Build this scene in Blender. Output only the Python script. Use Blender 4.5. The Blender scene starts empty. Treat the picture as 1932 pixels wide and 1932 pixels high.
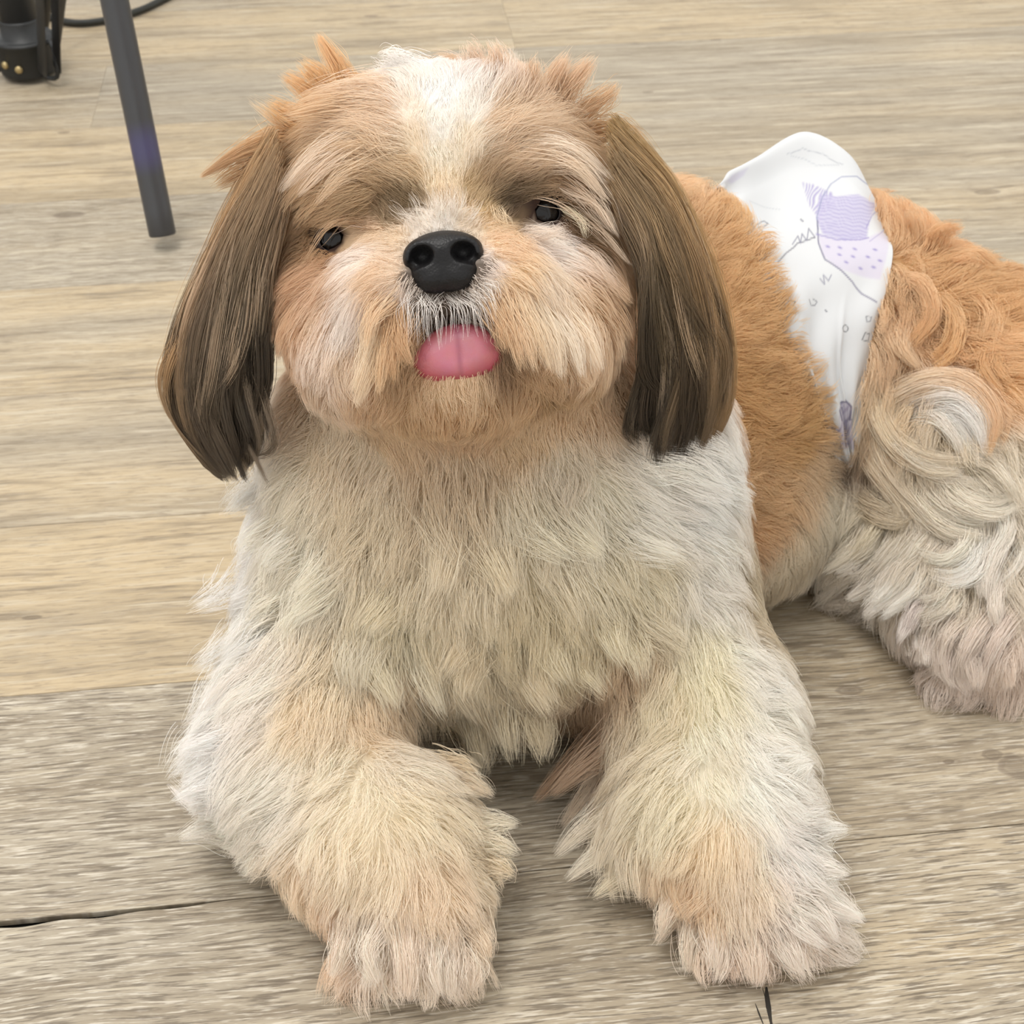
import bpy, math, random
import numpy as np
from mathutils import Vector, Matrix, kdtree

random.seed(7)
rng = np.random.default_rng(7)
sc = bpy.context.scene
COL = sc.collection

# ------------------------------------------------------------------ camera
CAM = np.array([0.0, -0.521, 0.547])
PITCH = math.radians(40.0)
FWD = np.array([0.0, math.cos(PITCH), -math.sin(PITCH)])
UPV = np.array([0.0, math.sin(PITCH), math.cos(PITCH)])
RGT = np.array([1.0, 0.0, 0.0])
FOV = math.radians(40.0)
K = 2.0 * math.tan(FOV / 2) / 1932.0          # metres per pixel at depth 1

cam_data = bpy.data.cameras.new('camera')
cam_data.sensor_fit = 'HORIZONTAL'
cam_data.sensor_width = 36.0
cam_data.angle = FOV
cam_data.clip_start = 0.01
cam_data.dof.use_dof = True
cam_data.dof.focus_distance = 0.53
cam_data.dof.aperture_fstop = 30.0
cam = bpy.data.objects.new('camera', cam_data)
cam.location = CAM
cam.rotation_euler = (math.pi / 2 - PITCH, 0, 0)
COL.objects.link(cam)
sc.camera = cam

# ------------------------------------------------------------------ light
world = bpy.data.worlds.new('world')
sc.world = world
world.use_nodes = True
wb = world.node_tree.nodes['Background']
wb.inputs[0].default_value = (1.0, 0.985, 0.955, 1)
wb.inputs[1].default_value = 1.08


def area(name, loc, target, sx, sy, watts, col):
    l = bpy.data.lights.new(name, 'AREA')
    l.shape = 'RECTANGLE'
    l.size = sx
    l.size_y = sy
    l.energy = watts
    l.color = col
    o = bpy.data.objects.new(name, l)
    o.location = loc
    d = Vector(target) - Vector(loc)
    o.rotation_euler = d.to_track_quat('-Z', 'Y').to_euler()
    COL.objects.link(o)
    o['kind'] = 'helper'


area('ceiling_light', (-0.6, 0.1, 2.5), (0.05, 0.05, 0.1), 1.5, 0.9, 42.0, (1.0, 0.97, 0.93))

sc.view_settings.view_transform = 'Standard'
sc.view_settings.look = 'None'
sc.view_settings.gamma = 1.0
sc.view_settings.use_curve_mapping = False
sc.view_settings.exposure = 0.14
cy = sc.cycles
cy.use_denoising = True
cy.max_bounces = 5
cy.diffuse_bounces = 4
cy.glossy_bounces = 2
cy.transmission_bounces = 2
cy.transparent_max_bounces = 4
cy.use_adaptive_sampling = True
cy.adaptive_threshold = 0.08
cy.adaptive_min_samples = 12
cy.caustics_reflective = False
cy.caustics_refractive = False
sc.cycles_curves.shape = 'RIBBONS'


# ------------------------------------------------------------------ helpers
def ray(px, py):
    px = np.asarray(px, float)
    py = np.asarray(py, float)
    a = (px - 966.0) * K
    b = (966.0 - py) * K
    return FWD + a[..., None] * RGT + b[..., None] * UPV


def at_depth(px, py, d):
    return CAM + np.asarray(d, float)[..., None] * ray(px, py)


def at_z(px, py, z):
    r = ray(px, py)
    t = (z - CAM[2]) / r[..., 2]
    return CAM + t[..., None] * r


def project(P):
    q = np.asarray(P, float) - CAM
    d = q @ FWD
    return 966 + (q @ RGT) / d / K, 966 - (q @ UPV) / d / K, d


def lin(hexs):
    v = [int(hexs[i:i + 2], 16) / 255 for i in (0, 2, 4)]
    return np.array([c / 12.92 if c <= 0.04045 else ((c + 0.055) / 1.055) ** 2.4 for c in v])


def empty(name, loc=(0, 0, 0), rz=0.0):
    o = bpy.data.objects.new(name, None)
    o.location = loc
    o.rotation_euler = (0, 0, rz)
    COL.objects.link(o)
    return o


def tag(o, label=None, cat=None, group=None, kind=None):
    if label: o['label'] = label
    if cat: o['category'] = cat
    if group: o['group'] = group
    if kind: o['kind'] = kind
    return o


def mesh_obj(name, verts, faces, mat, parent=None, smooth=True):
    me = bpy.data.meshes.new(name)
    me.from_pydata([tuple(map(float, v)) for v in verts], [], [tuple(map(int, f)) for f in faces])
    if smooth:
        me.shade_smooth()
    me.materials.append(mat)
    o = bpy.data.objects.new(name, me)
    COL.objects.link(o)
    if parent: o.parent = parent
    return o


def nodes_mat(name):
    m = bpy.data.materials.new(name)
    m.use_nodes = True
    nt = m.node_tree
    return m, nt, nt.nodes['Principled BSDF']


def plain(name, hexs, rough=0.5, metal=0.0, noise=0.0, scale=200.0, coat=0.0):
    m, nt, b = nodes_mat(name)
    c = lin(hexs)
    b.inputs['Roughness'].default_value = rough
    b.inputs['Metallic'].default_value = metal
    b.inputs['Coat Weight'].default_value = coat
    n = nt.nodes.new('ShaderNodeTexNoise')
    n.inputs['Scale'].default_value = scale
    tc = nt.nodes.new('ShaderNodeTexCoord')
    nt.links.new(tc.outputs['Object'], n.inputs['Vector'])
    r = nt.nodes.new('ShaderNodeMix')
    r.data_type = 'RGBA'
    r.inputs['A'].default_value = (*(c * (1 - noise)), 1)
    r.inputs['B'].default_value = (*np.minimum(c * (1 + noise), 1), 1)
    nt.links.new(n.outputs['Fac'], r.inputs['Factor'])
    nt.links.new(r.outputs['Result'], b.inputs['Base Color'])
    return m


# ---- signed distance shapes and a surface-nets mesher
def smin(a, b, k):
    if k <= 0: return np.minimum(a, b)
    h = np.clip(0.5 + 0.5 * (b - a) / k, 0, 1)
    return b + (a - b) * h - k * h * (1 - h)


def smax(a, b, k):
    return -smin(-a, -b, k)


def sd_ell(P, c, r, R=None):
    q = P - np.asarray(c, np.float32)
    if R is not None:
        q = q @ np.asarray(R, np.float32)          # columns of R are the local axes
    r = np.asarray(r, np.float32)
    k0 = np.sqrt(((q / r) ** 2).sum(-1))
    k1 = np.sqrt(((q / (r * r)) ** 2).sum(-1)) + 1e-9
    return k0 * (k0 - 1) / k1


def sd_cone(P, a, b, ra, rb):
    a = np.asarray(a, np.float32)
    b = np.asarray(b, np.float32)
    ab = b - a
    t = np.clip(((P - a) @ ab) / (ab @ ab), 0, 1)
    return np.sqrt(((P - a - t[..., None] * ab) ** 2).sum(-1)) - (ra + (rb - ra) * t)


def grid(lo, hi, h):
    ax = [np.arange(lo[i], hi[i] + h, h, dtype=np.float32) for i in range(3)]
    return np.stack(np.meshgrid(*ax, indexing='ij'), -1), np.array([ax[0][0], ax[1][0], ax[2][0]])


def surface_nets(vol, lo, h):
    s = vol < 0
    nx, ny, nz = vol.shape
    acc = np.zeros((nx - 1, ny - 1, nz - 1, 3), np.float32)
    cnt = np.zeros((nx - 1, ny - 1, nz - 1), np.float32)
    cs = [(i, j, k) for i in (0, 1) for j in (0, 1) for k in (0, 1)]

    def cor(c, arr):
        return arr[c[0]:nx - 1 + c[0], c[1]:ny - 1 + c[1], c[2]:nz - 1 + c[2]]
    for c in cs:
        for ax in range(3):
            if c[ax]: continue
            e = list(c); e[ax] = 1; e = tuple(e)
            va, vb = cor(c, vol), cor(e, vol)
            m = cor(c, s) != cor(e, s)
            t = np.where(m, va / np.where(m, va - vb, 1), 0)
            for q in range(3):
                acc[..., q] += np.where(m, c[q] + (t if q == ax else 0), 0)
            cnt += m
    act = cnt > 0
    idx = -np.ones(act.shape, np.int64)
    idx[act] = np.arange(act.sum())
    base = np.argwhere(act)
    V = (base + acc[act] / cnt[act][:, None]) * h + lo
    F = []
    for ax in range(3):
        o1, o2 = (ax + 1) % 3, (ax + 2) % 3
        sl = [slice(1, -1)] * 3
        sl[ax] = slice(0, -1)
        a = s[tuple(sl)]
        sl2 = list(sl); sl2[ax] = slice(1, None)
        b = s[tuple(sl2)]
        # trimmed so that neighbouring cells exist
        w = np.argwhere(a != b)
        off = np.array([1, 1, 1]); off[ax] = 0
        w = w + off
        w = w[(w[:, ax] < act.shape[ax])]
        flip = s[w[:, 0], w[:, 1], w[:, 2]]
        d1 = np.zeros(3, int); d1[o1] = 1
        d2 = np.zeros(3, int); d2[o2] = 1
        q = [w, w - d1, w - d1 - d2, w - d2]
        I = np.stack([idx[p[:, 0], p[:, 1], p[:, 2]] for p in q], 1)
        I[~flip] = I[~flip][:, ::-1]
        I = I[(I >= 0).all(1)]
        F.append(I)
    return V, np.concatenate(F)


def fast_mesh(name, V, F, mat, parent=None):
    me = bpy.data.meshes.new(name)
    n, k = F.shape
    me.vertices.add(len(V))
    me.vertices.foreach_set('co', np.ascontiguousarray(V, np.float32).ravel())
    me.loops.add(n * k)
    me.loops.foreach_set('vertex_index', np.ascontiguousarray(F, np.int32).ravel())
    me.polygons.add(n)
    me.polygons.foreach_set('loop_start', np.arange(0, n * k, k, dtype=np.int32))
    me.update(calc_edges=True)
    me.shade_smooth()
    me.materials.append(mat)
    o = bpy.data.objects.new(name, me)
    COL.objects.link(o)
    if parent: o.parent = parent
    return o


def tube(name, pts, radii, mat, parent=None, seg=20, cap=True, flat=None):
    """swept tube along pts; flat=(vector, factor) squashes the section"""
    P = [Vector(p) for p in pts]
    n = len(P)
    if not hasattr(radii, '__len__'): radii = [radii] * n
    vs, fs = [], []
    ref = None
    for i in range(n):
        t = (P[min(i + 1, n - 1)] - P[max(i - 1, 0)]).normalized()
        if ref is None:
            ref = Vector((0, 0, 1)) if abs(t.z) < 0.9 else Vector((1, 0, 0))
            if flat is not None: ref = Vector(flat[0])
        a = (ref - t * ref.dot(t)).normalized()
        b = t.cross(a)
        ref = a
        fa = flat[1] if flat is not None else 1.0
        for k in range(seg):
            w = 2 * math.pi * k / seg
            vs.append(P[i] + (a * math.cos(w) * fa + b * math.sin(w)) * radii[i])
    for i in range(n - 1):
        for k in range(seg):
            k2 = (k + 1) % seg
            fs.append((i * seg + k, i * seg + k2, (i + 1) * seg + k2, (i + 1) * seg + k))
    if cap:
        fs.append(tuple(range(seg - 1, -1, -1)))
        fs.append(tuple((n - 1) * seg + k for k in range(seg)))
    return mesh_obj(name, vs, fs, mat, parent)


def box(name, c, size, mat, parent=None, R=None, bev=0.0008):
    import bmesh
    bm = bmesh.new()
    bmesh.ops.create_cube(bm, size=1)
    bmesh.ops.scale(bm, vec=Vector(size), verts=bm.verts)
    if bev:
        bmesh.ops.bevel(bm, geom=bm.edges[:], offset=bev, segments=2, affect='EDGES', profile=0.6)
    if R is not None: bmesh.ops.rotate(bm, matrix=R, verts=bm.verts)
    bmesh.ops.translate(bm, vec=Vector(c), verts=bm.verts)
    me = bpy.data.meshes.new(name)
    bm.to_mesh(me); bm.free()
    me.materials.append(mat)
    o = bpy.data.objects.new(name, me)
    COL.objects.link(o)
    if parent: o.parent = parent
    return o

# ------------------------------------------------------------------ floor
ANG = math.radians(6.5)
WU = np.array([math.cos(ANG), math.sin(ANG)])
WV = np.array([-math.sin(ANG), math.cos(ANG)])


def uv_of(px, py):
    p = at_z(np.array(px), np.array(py), 0.0)
    return float(p[:2] @ WU), float(p[:2] @ WV)


def floor_material():
    m, nt, b = nodes_mat('weathered oak vinyl')
    N, L = nt.nodes.new, nt.links.new
    geo = N('ShaderNodeNewGeometry')
    rot = N('ShaderNodeVectorRotate'); rot.rotation_type = 'Z_AXIS'
    rot.inputs['Angle'].default_value = -ANG
    L(geo.outputs['Position'], rot.inputs['Vector'])
    oi = N('ShaderNodeObjectInfo')
    base = rot.outputs['Vector']                       # plank-aligned floor position

    def math_(op, a, c=None):
        n = N('ShaderNodeMath'); n.operation = op
        for i, v in enumerate((a, c)):
            if v is None: continue
            if isinstance(v, (int, float)): n.inputs[i].default_value = v
            else: L(v, n.inputs[i])
        return n.outputs[0]

    def vmul(v, s):
        n = N('ShaderNodeVectorMath'); n.operation = 'MULTIPLY'
        L(v, n.inputs[0]); n.inputs[1].default_value = s
        return n.outputs[0]

    def vadd(a, c):
        n = N('ShaderNodeVectorMath'); n.operation = 'ADD'
        L(a, n.inputs[0]); L(c, n.inputs[1])
        return n.outputs[0]

    # knots: closeness to each elliptical knot
    knots = [(1222, 174, .0075, .0036), (1862, 362, .016, .0065), (1603, 1302, .010, .006), (1915, 1445, .013, .011),
             (1872, 1424, .008, .006), (120, 250, .008, .004), (60, 1165, .009, .003), (1790, 1437, .005, .0025),
             (130, 405, .02, .008), (700, 30, .012, .004), (1350, 75, .009, .0035)]
    knot = None
    for (kx, ky, ru, rv) in knots:
        u, v = uv_of(kx, ky)
        s = N('ShaderNodeVectorMath'); s.operation = 'SUBTRACT'
        L(base, s.inputs[0]); s.inputs[1].default_value = (u, v, 0)
        q = vmul(s.outputs[0], (1 / ru, 1 / rv, 0))
        ln = N('ShaderNodeVectorMath'); ln.operation = 'LENGTH'
        L(q, ln.inputs[0])
        knot = ln.outputs['Value'] if knot is None else math_('MINIMUM', knot, ln.outputs['Value'])
    near = N('ShaderNodeMapRange'); near.interpolation_type = 'SMOOTHSTEP'
    near.inputs['From Min'].default_value = 2.2; near.inputs['From Max'].default_value = 0.3
    L(knot, near.inputs['Value'])
    # plank offset so no two planks repeat
    cmb = N('ShaderNodeCombineXYZ')
    L(math_('MULTIPLY', oi.outputs['Random'], 37.0), cmb.inputs[0])
    L(math_('MULTIPLY', oi.outputs['Random'], 11.0), cmb.inputs[1])
    pos = vadd(base, cmb.outputs[0])
    # slow waver of the grain, stronger at knots
    wav = N('ShaderNodeTexNoise'); wav.inputs['Scale'].default_value = 1.0; wav.inputs['Detail'].default_value = 2
    L(vmul(pos, (7, 18, 1)), wav.inputs['Vector'])
    wsub = math_('SUBTRACT', wav.outputs['Fac'], 0.5)
    wamp = math_('ADD', math_('MULTIPLY', near.outputs[0], 0.012), 0.010)
    cw = N('ShaderNodeCombineXYZ')
    L(math_('MULTIPLY', wsub, wamp), cw.inputs[1])
    pos2 = vadd(pos, cw.outputs[0])

    def grain(sx, sy, detail=3.0, rough=.6, src=None):
        n = N('ShaderNodeTexNoise'); n.inputs['Scale'].default_value = 1.0
        n.inputs['Detail'].default_value = detail; n.inputs['Roughness'].default_value = rough
        L(vmul(src or pos2, (sx, sy, 1)), n.inputs['Vector'])
        return n.outputs['Fac']

    broad = grain(2.2, 26, 3)
    mid = grain(9, 150, 4, .65)
    fine = grain(60, 650, 3, .7)
    dash = grain(42, 620, 3, .62)
    dash2 = grain(55, 760, 3, .62, vadd(pos2, cmb.outputs[0]))
    blot = grain(14, 40, 3)
    yel = grain(3.0, 20, 2, .5, vadd(pos2, cmb.outputs[0]))
    att = N('ShaderNodeAttribute'); att.attribute_type = 'OBJECT'; att.attribute_name = 'tint'
    att2 = N('ShaderNodeAttribute'); att2.attribute_type = 'OBJECT'; att2.attribute_name = 'rough_grain'

    def mix(fac, a, c, mode='MIX'):
        n = N('ShaderNodeMix'); n.data_type = 'RGBA'; n.blend_type = mode
        if isinstance(fac, (int, float)): n.inputs['Factor'].default_value = fac
        else: L(fac, n.inputs['Factor'])
        for key, v in (('A', a), ('B', c)):
            if isinstance(v, tuple): n.inputs[key].default_value = (*v, 1)
            else: L(v, n.inputs[key])
        return n.outputs['Result']

    def rng_(v, a, c, lo=0.0, hi=1.0):
        n = N('ShaderNodeMapRange'); n.interpolation_type = 'SMOOTHSTEP'
        n.inputs['From Min'].default_value = a; n.inputs['From Max'].default_value = c
        n.inputs['To Min'].default_value = lo; n.inputs['To Max'].default_value = hi
        L(v, n.inputs['Value'])
        return n.outputs[0]

    gray = tuple(lin('b2a894')); tan = tuple(lin('c9b694'))
    tfac = math_('ADD', att.outputs['Fac'], math_('MULTIPLY', math_('SUBTRACT', yel, .5), 1.6))
    col = mix(rng_(tfac, 0.0, 1.0), gray, tan)
    col = mix(rng_(broad, .40, .68, 0, .55), col, tuple(lin('9c8f78')))
    col = mix(rng_(mid, .50, .68, 0, .70), col, tuple(lin('857864')))
    col = mix(rng_(mid, .47, .32, 0, .70), col, tuple(lin('d3c8b0')))
    col = mix(rng_(blot, .56, .78, 0, .45), col, tuple(lin('8f8474')))
    col = mix(rng_(fine, .52, .70, 0, .55), col, tuple(lin('76695a')))
    dfac = math_('MULTIPLY', rng_(dash, .50, .62), att2.outputs['Fac'])
    lfac2 = math_('MULTIPLY', rng_(dash2, .51, .64), att2.outputs['Fac'])
    col = mix(lfac2, col, tuple(lin('dcd4c2')))
    col = mix(dfac, col, tuple(lin('6f6455')))
    # dark worm lines following the grain
    line = grain(5, 330, 1, .5)
    lfac = math_('MULTIPLY', rng_(math_('ABSOLUTE', math_('SUBTRACT', line, .62)), .012, .0, 0, .55), rng_(broad, .35, .6))
    col = mix(lfac, col, tuple(lin('6a5f50')))
    # knots
    ringw = N('ShaderNodeTexWave'); ringw.wave_type = 'RINGS'
    ring = math_('SINE', math_('ADD', math_('MULTIPLY', knot, 9.0), math_('MULTIPLY', mid, 6.0)))
    kf = math_('MULTIPLY', rng_(ring, -.2, .9, 0, .45), rng_(knot, 1.3, .7))
    nt.nodes.remove(ringw)
    col = mix(kf, col, tuple(lin('75685a')))
    col = mix(rng_(knot, .75, .2, 0, .55), col, tuple(lin('6f6252')))
    col = mix(1.0, col, (.80, .79, .80), 'MULTIPLY')
    L(col, b.inputs['Base Color'])
    b.inputs['Roughness'].default_value = 0.55
    b.inputs['Specular IOR Level'].default_value = 0.25
    bump = N('ShaderNodeBump'); bump.inputs['Strength'].default_value = 0.35; bump.inputs['Distance'].default_value = 0.0004
    h = math_('ADD', math_('MULTIPLY', mid, -1.0), math_('MULTIPLY', dash, -.8))
    L(h, bump.inputs['Height'])
    L(bump.outputs[0], b.inputs['Normal'])
    return m


def build_floor():
    fm = floor_material()
    root = empty('floor')
    tag(root, kind='structure')
    sub = plain('dark underlay', '15130f', 0.9)
    g = mesh_obj('underlay', [(-1.55, -.9, -.006), (1.9, -.5, -.006), (1.6, 2.1, -.006), (-1.75, 1.7, -.006)], [(0, 1, 2, 3)], sub, root, False)
    rows = [-.267 - .139 * 3 + .139 * i for i in range(22)]
    rows = [r + (.139 - .128 + .011) * 0 for r in rows]
    tints = {  # row index -> list of (u_end, tint, roughness)
    }
    W = .139
    base_v = -.128
    ujoint, _ = uv_of(1446, 1890)
    spec = {-2: [(-.9, .3, .5), (.3, .2, .6), (9, .3, .4)],
            -1: [(ujoint, .16, .75), (9, .34, .8)],
            0: [(.06, .12, .75), (9, .42, .6)],
            1: [(.0, .95, .15), (9, .5, .4)],
            2: [(.1, .5, .2), (9, .3, .2)],
            3: [(.12, .62, .2), (9, .3, .2)],
            4: [(-.02, .12, .45), (9, .45, .2)],
            5: [(.05, .85, .15), (9, .35, .1)],
            6: [(-.3, .35, .3), (9, .2, .1)],
            7: [(.1, .8, .15), (9, .75, .1)]}
    rr = random.Random(3)
    for k in range(-5, 16):
        v0 = base_v + W * k; v1 = v0 + W
        cuts = spec.get(k, [(rr.uniform(-.6, .3), rr.random(), .3), (9, rr.random(), .3)])
        u = -1.6
        for (ue, t, rg) in cuts:
            ue = min(ue, 2.2)
            if ue <= u: continue
            g0 = .00012
            far = 2
            nseg = 48
            top, bot = [], []
            us = [u + g0 + (ue - u - 2 * g0) * i / nseg for i in range(nseg + 1)]
            if k == -1 and u < -.5:      # the board whose far edge has opened into a dark gap
                us = sorted(set(us) | {-.33 + .003 * i for i in range(110)})
            def gap(uu):
                if k == -1:
                    # opening tapers towards the dog's paw
                    ul, _ = uv_of(0, 1735); ur, _ = uv_of(425, 1688)
                    s = (ur - uu) / (ur - ul)
                    w = max(0, min(s, 1.6)) ** .6 * .0032
                    w *= 1 + .25 * math.sin(uu * 180) * (1 if s > 0 else 0)
                    return g0 + w + .00022
                return g0
            vs = []
            for uu in us:
                va, vb = v0 + g0, v1 - gap(uu)
                zt = 0.0
                if k == 0:
                    ul, _ = uv_of(0, 1735); ur, _ = uv_of(425, 1688)
                vs += [(uu, va, -.004), (uu, va, -.0003), (uu, va + .0003, 0), (uu, vb - .0003, 0), (uu, vb, -.0003), (uu, vb, -.004)]
            fs = []
            n = len(us)
            for i in range(n - 1):
                for j in range(5):
                    a = i * 6 + j
                    fs.append((a, a + 6, a + 7, a + 1))
            fs.append((0, 1, 2, 3, 4, 5)); fs.append(tuple((n - 1) * 6 + j for j in (5, 4, 3, 2, 1, 0)))
            W2 = [(p[0] * WU[0] + p[1] * WV[0], p[0] * WU[1] + p[1] * WV[1], p[2]) for p in vs]
            o = mesh_obj('plank', W2, fs, fm, root, False)
            o['tint'] = float(t)
            o['rough_grain'] = float(rg)
            u = ue
    # the tapering crack at the butt joint
    return root


floor = build_floor()

# ------------------------------------------------------------------ dog: body form
HC = at_depth(845, 480, .582)
_el = math.radians(37)
Zh = np.array([-.02, -math.cos(_el), math.sin(_el)]); Zh /= np.linalg.norm(Zh)
_up = np.array([0, math.sin(_el), math.cos(_el)]); _up -= _up @ Zh * Zh; _up /= np.linalg.norm(_up)
_rt = np.cross(_up, Zh)
_ro = math.radians(5.5)
Xh = _rt * math.cos(_ro) + _up * math.sin(_ro)
Yh = -_rt * math.sin(_ro) + _up * math.cos(_ro)
RH = np.stack([Xh, Yh, Zh], 1)


def H(x, y, z):
    return HC + Xh * x + Yh * y + Zh * z


def on_head(px, py, zl):
    """point of the pixel's ray lying in the head plane z_local = zl"""
    r = ray(px, py)
    t = (zl - (CAM - HC) @ Zh) / (r @ Zh)
    return CAM + t * r


def body_sdf(P):
    E, C = sd_ell, sd_cone
    # torso curling to the viewer's right
    d = E(P, (.0, -.004, .098), (.076, .064, .094))
    d = smin(d, C(P, (.0, .02, .105), (.055, .088, .100), .080, .078), .05)
    d = smin(d, C(P, (.055, .088, .100), (.115, .145, .095), .078, .074), .04)
    d = smin(d, C(P, (.115, .145, .095), (.185, .178, .092), .076, .070), .04)
    d = smin(d, E(P, (.110, .083, .052), (.062, .066, .050)), .03)
    d = smin(d, E(P, (.078, .118, .138), (.058, .07, .072)), .03)
    d = smin(d, C(P, (.185, .178, .092), (.262, .160, .074), .070, .060), .04)
    # rump, thigh, shank, hind foot
    d = smin(d, E(P, (.258, .135, .080), (.066, .060, .062)), .03)
    d = smin(d, E(P, (.262, .088, .078), (.056, .058, .062)), .025)
    d = smin(d, C(P, (.262, .08, .055), (.242, .028, .036), .042, .034), .03)
    d = smin(d, C(P, (.243, .022, .030), (.246, .004, .025), .032, .028), .02)
    d = smin(d, C(P, (.195, .095, .035), (.200, .066, .026), .034, .026), .02)
    d = smin(d, C(P, (.30, .10, .05), (.32, .06, .03), .04, .03), .02)
    # far haunch
    d = smin(d, E(P, (.20, .225, .055), (.06, .04, .05)), .03)
    # neck
    d = smin(d, C(P, (.0, .005, .14), H(0, -.01, -.02), .066, .060), .04)
    # ruff at the sides of the neck
    d = smin(d, E(P, (-.070, -.010, .163), (.033, .034, .036)), .03)
    d = smin(d, E(P, (.062, -.008, .163), (.030, .034, .034)), .03)
    # chest front and shoulders
    d = smin(d, E(P, (-.002, -.030, .105), (.062, .040, .070)), .035)
    for s in (-1, 1):
        sx = .064 * s + (-.006 if s < 0 else -.003)
        d = smin(d, E(P, (sx, -.012, .105), (.034, .050, .062)), .03)
    # fore legs: upper arm, forearm, paw
    eL = np.array((-.099, -.099, .044)); wL = np.array((-.058, -.142, .038)); pL = np.array((-.042, -.162, .027))
    d = smin(d, C(P, (-.078, -.02, .09), eL, .040, .035), .03)
    d = smin(d, C(P, eL, wL, .036, .034), .02)
    d = smin(d, C(P, wL, pL, .033, .027), .015)
    eR = np.array((.088, -.075, .048)); wR = np.array((.090, -.124, .038)); pR = np.array((.103, -.150, .026))
    d = smin(d, C(P, (.063, -.02, .09), eR, .040, .036), .03)
    d = smin(d, C(P, eR, wR, .036, .037), .02)
    d = smin(d, C(P, wR, pR, .035, .028), .015)
    # toes
    for (p, dx) in ((pL, -.1), (pR, .25)):
        for k in range(4):
            a = (k - 1.5) * .40 + dx
            ctr = p + np.array((math.sin(a) * .029 , -math.cos(a) * .0175, -.012 + .002 * (k in (1, 2))))
            tip = ctr + np.array((math.sin(a) * .007, -math.cos(a) * .008, -.003))
            d = smin(d, C(P, ctr, tip, .0125, .0095), .006)
    pH = np.array((.247, .000, .020))
    for k in range(4):
        a = (k - 1.5) * .42 - .1
        ctr = pH + np.array((math.sin(a) * .026, -math.cos(a) * .010, -.007))
        d = smin(d, C(P, ctr, ctr + np.array((math.sin(a) * .006, -.008, -.003)), .0105, .0085), .006)
    # ---- head
    h = E(P, H(0, .020, -.012), (.058, .056, .056), RH)
    h = smin(h, E(P, H(0, .036, .012), (.044, .030, .034), RH), .02)           # forehead dome
    for s in (-1, 1):
        h = smin(h, E(P, H(.038 * s, -.020, .008), (.028, .038, .040), RH), .025)   # cheek
        h = smin(h, E(P, H(.030 * s, .020, .026), (.022, .012, .020), RH), .014)    # brow
        h = smin(h, E(P, H(.019 * s, -.018, .048), (.021, .019, .019), RH), .010)   # muzzle pad
        h = smin(h, E(P, H(.034 * s, -.036, .030), (.022, .024, .026), RH), .014)   # lip side
    h = smin(h, E(P, H(0, .002, .046), (.013, .013, .014), RH), .012)         # bridge
    h = smin(h, E(P, H(.001, -.050, .026), (.034, .021, .030), RH), .012)          # chin
    # eye sockets
    for c in EYES:
        h = smax(h, -(np.sqrt(((P - c['c'].astype(np.float32)) ** 2).sum(-1)) - .0085), .004)
    # mouth opening behind the tongue, and the lip line to the right corner
    h = smax(h, -E(P, H(.004, -.037, .052), (.013, .004, .012), RH), .003)
    d = smin(d, h, .022)
    d = smax(d, .002 - P[..., 2], .004)
    return d


EYES = []
for (px, py, zl) in ((636, 452, .034), (1020, 402, .034)):
    c = on_head(px, py, zl)
    EYES.append(dict(c=c, px=px, py=py, rx=.0071 if px > 900 else .0060, ry=.0050 if px > 900 else .0048))

GH = .004
GLO = np.array([-.19, -.25, -.012]); GHI = np.array([.40, .33, .37])
_P, _lo = grid(GLO, GHI, GH)
VOL = np.empty(_P.shape[:3], np.float32)
for i in range(0, _P.shape[0], 16):
    VOL[i:i + 16] = body_sdf(_P[i:i + 16])
del _P


def samp(P, vol=None):
    v = VOL
    q = (P - _lo) / GH
    q = np.clip(q, 0.001, np.array(v.shape) - 1.01)
    i = np.floor(q).astype(int)
    f = q - i
    out = 0
    for a in (0, 1):
        for b in (0, 1):
            for c in (0, 1):
                w = (f[:, 0] if a else 1 - f[:, 0]) * (f[:, 1] if b else 1 - f[:, 1]) * (f[:, 2] if c else 1 - f[:, 2])
                out = out + w * v[i[:, 0] + a, i[:, 1] + b, i[:, 2] + c]
    return out


def gradient(P, e=.004):
    g = np.stack([samp(P + np.eye(3)[k] * e) - samp(P - np.eye(3)[k] * e) for k in range(3)], 1)
    return g / (np.linalg.norm(g, axis=1, keepdims=True) + 1e-9)


def trace(px, py, iso=0.0, t0=.38):
    """first body point seen along each pixel's ray (or the nearest point to the ray if it misses)"""
    r = ray(px, py)
    t = np.full(len(r), t0)
    best = np.full(len(r), 9.0); bt = t.copy()
    hit = np.zeros(len(r), bool)
    for _ in range(160):
        P = CAM + t[:, None] * r
        d = samp(P) - iso
        up = (d < best) & ~hit
        best[up] = d[up]; bt[up] = t[up]
        hit |= d < .0004
        t = np.where(hit, t, t + np.clip(d * .7, .0006, .02))
        if hit.all(): break
    tt = np.where(hit, t, bt)
    return CAM + tt[:, None] * r, hit

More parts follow.
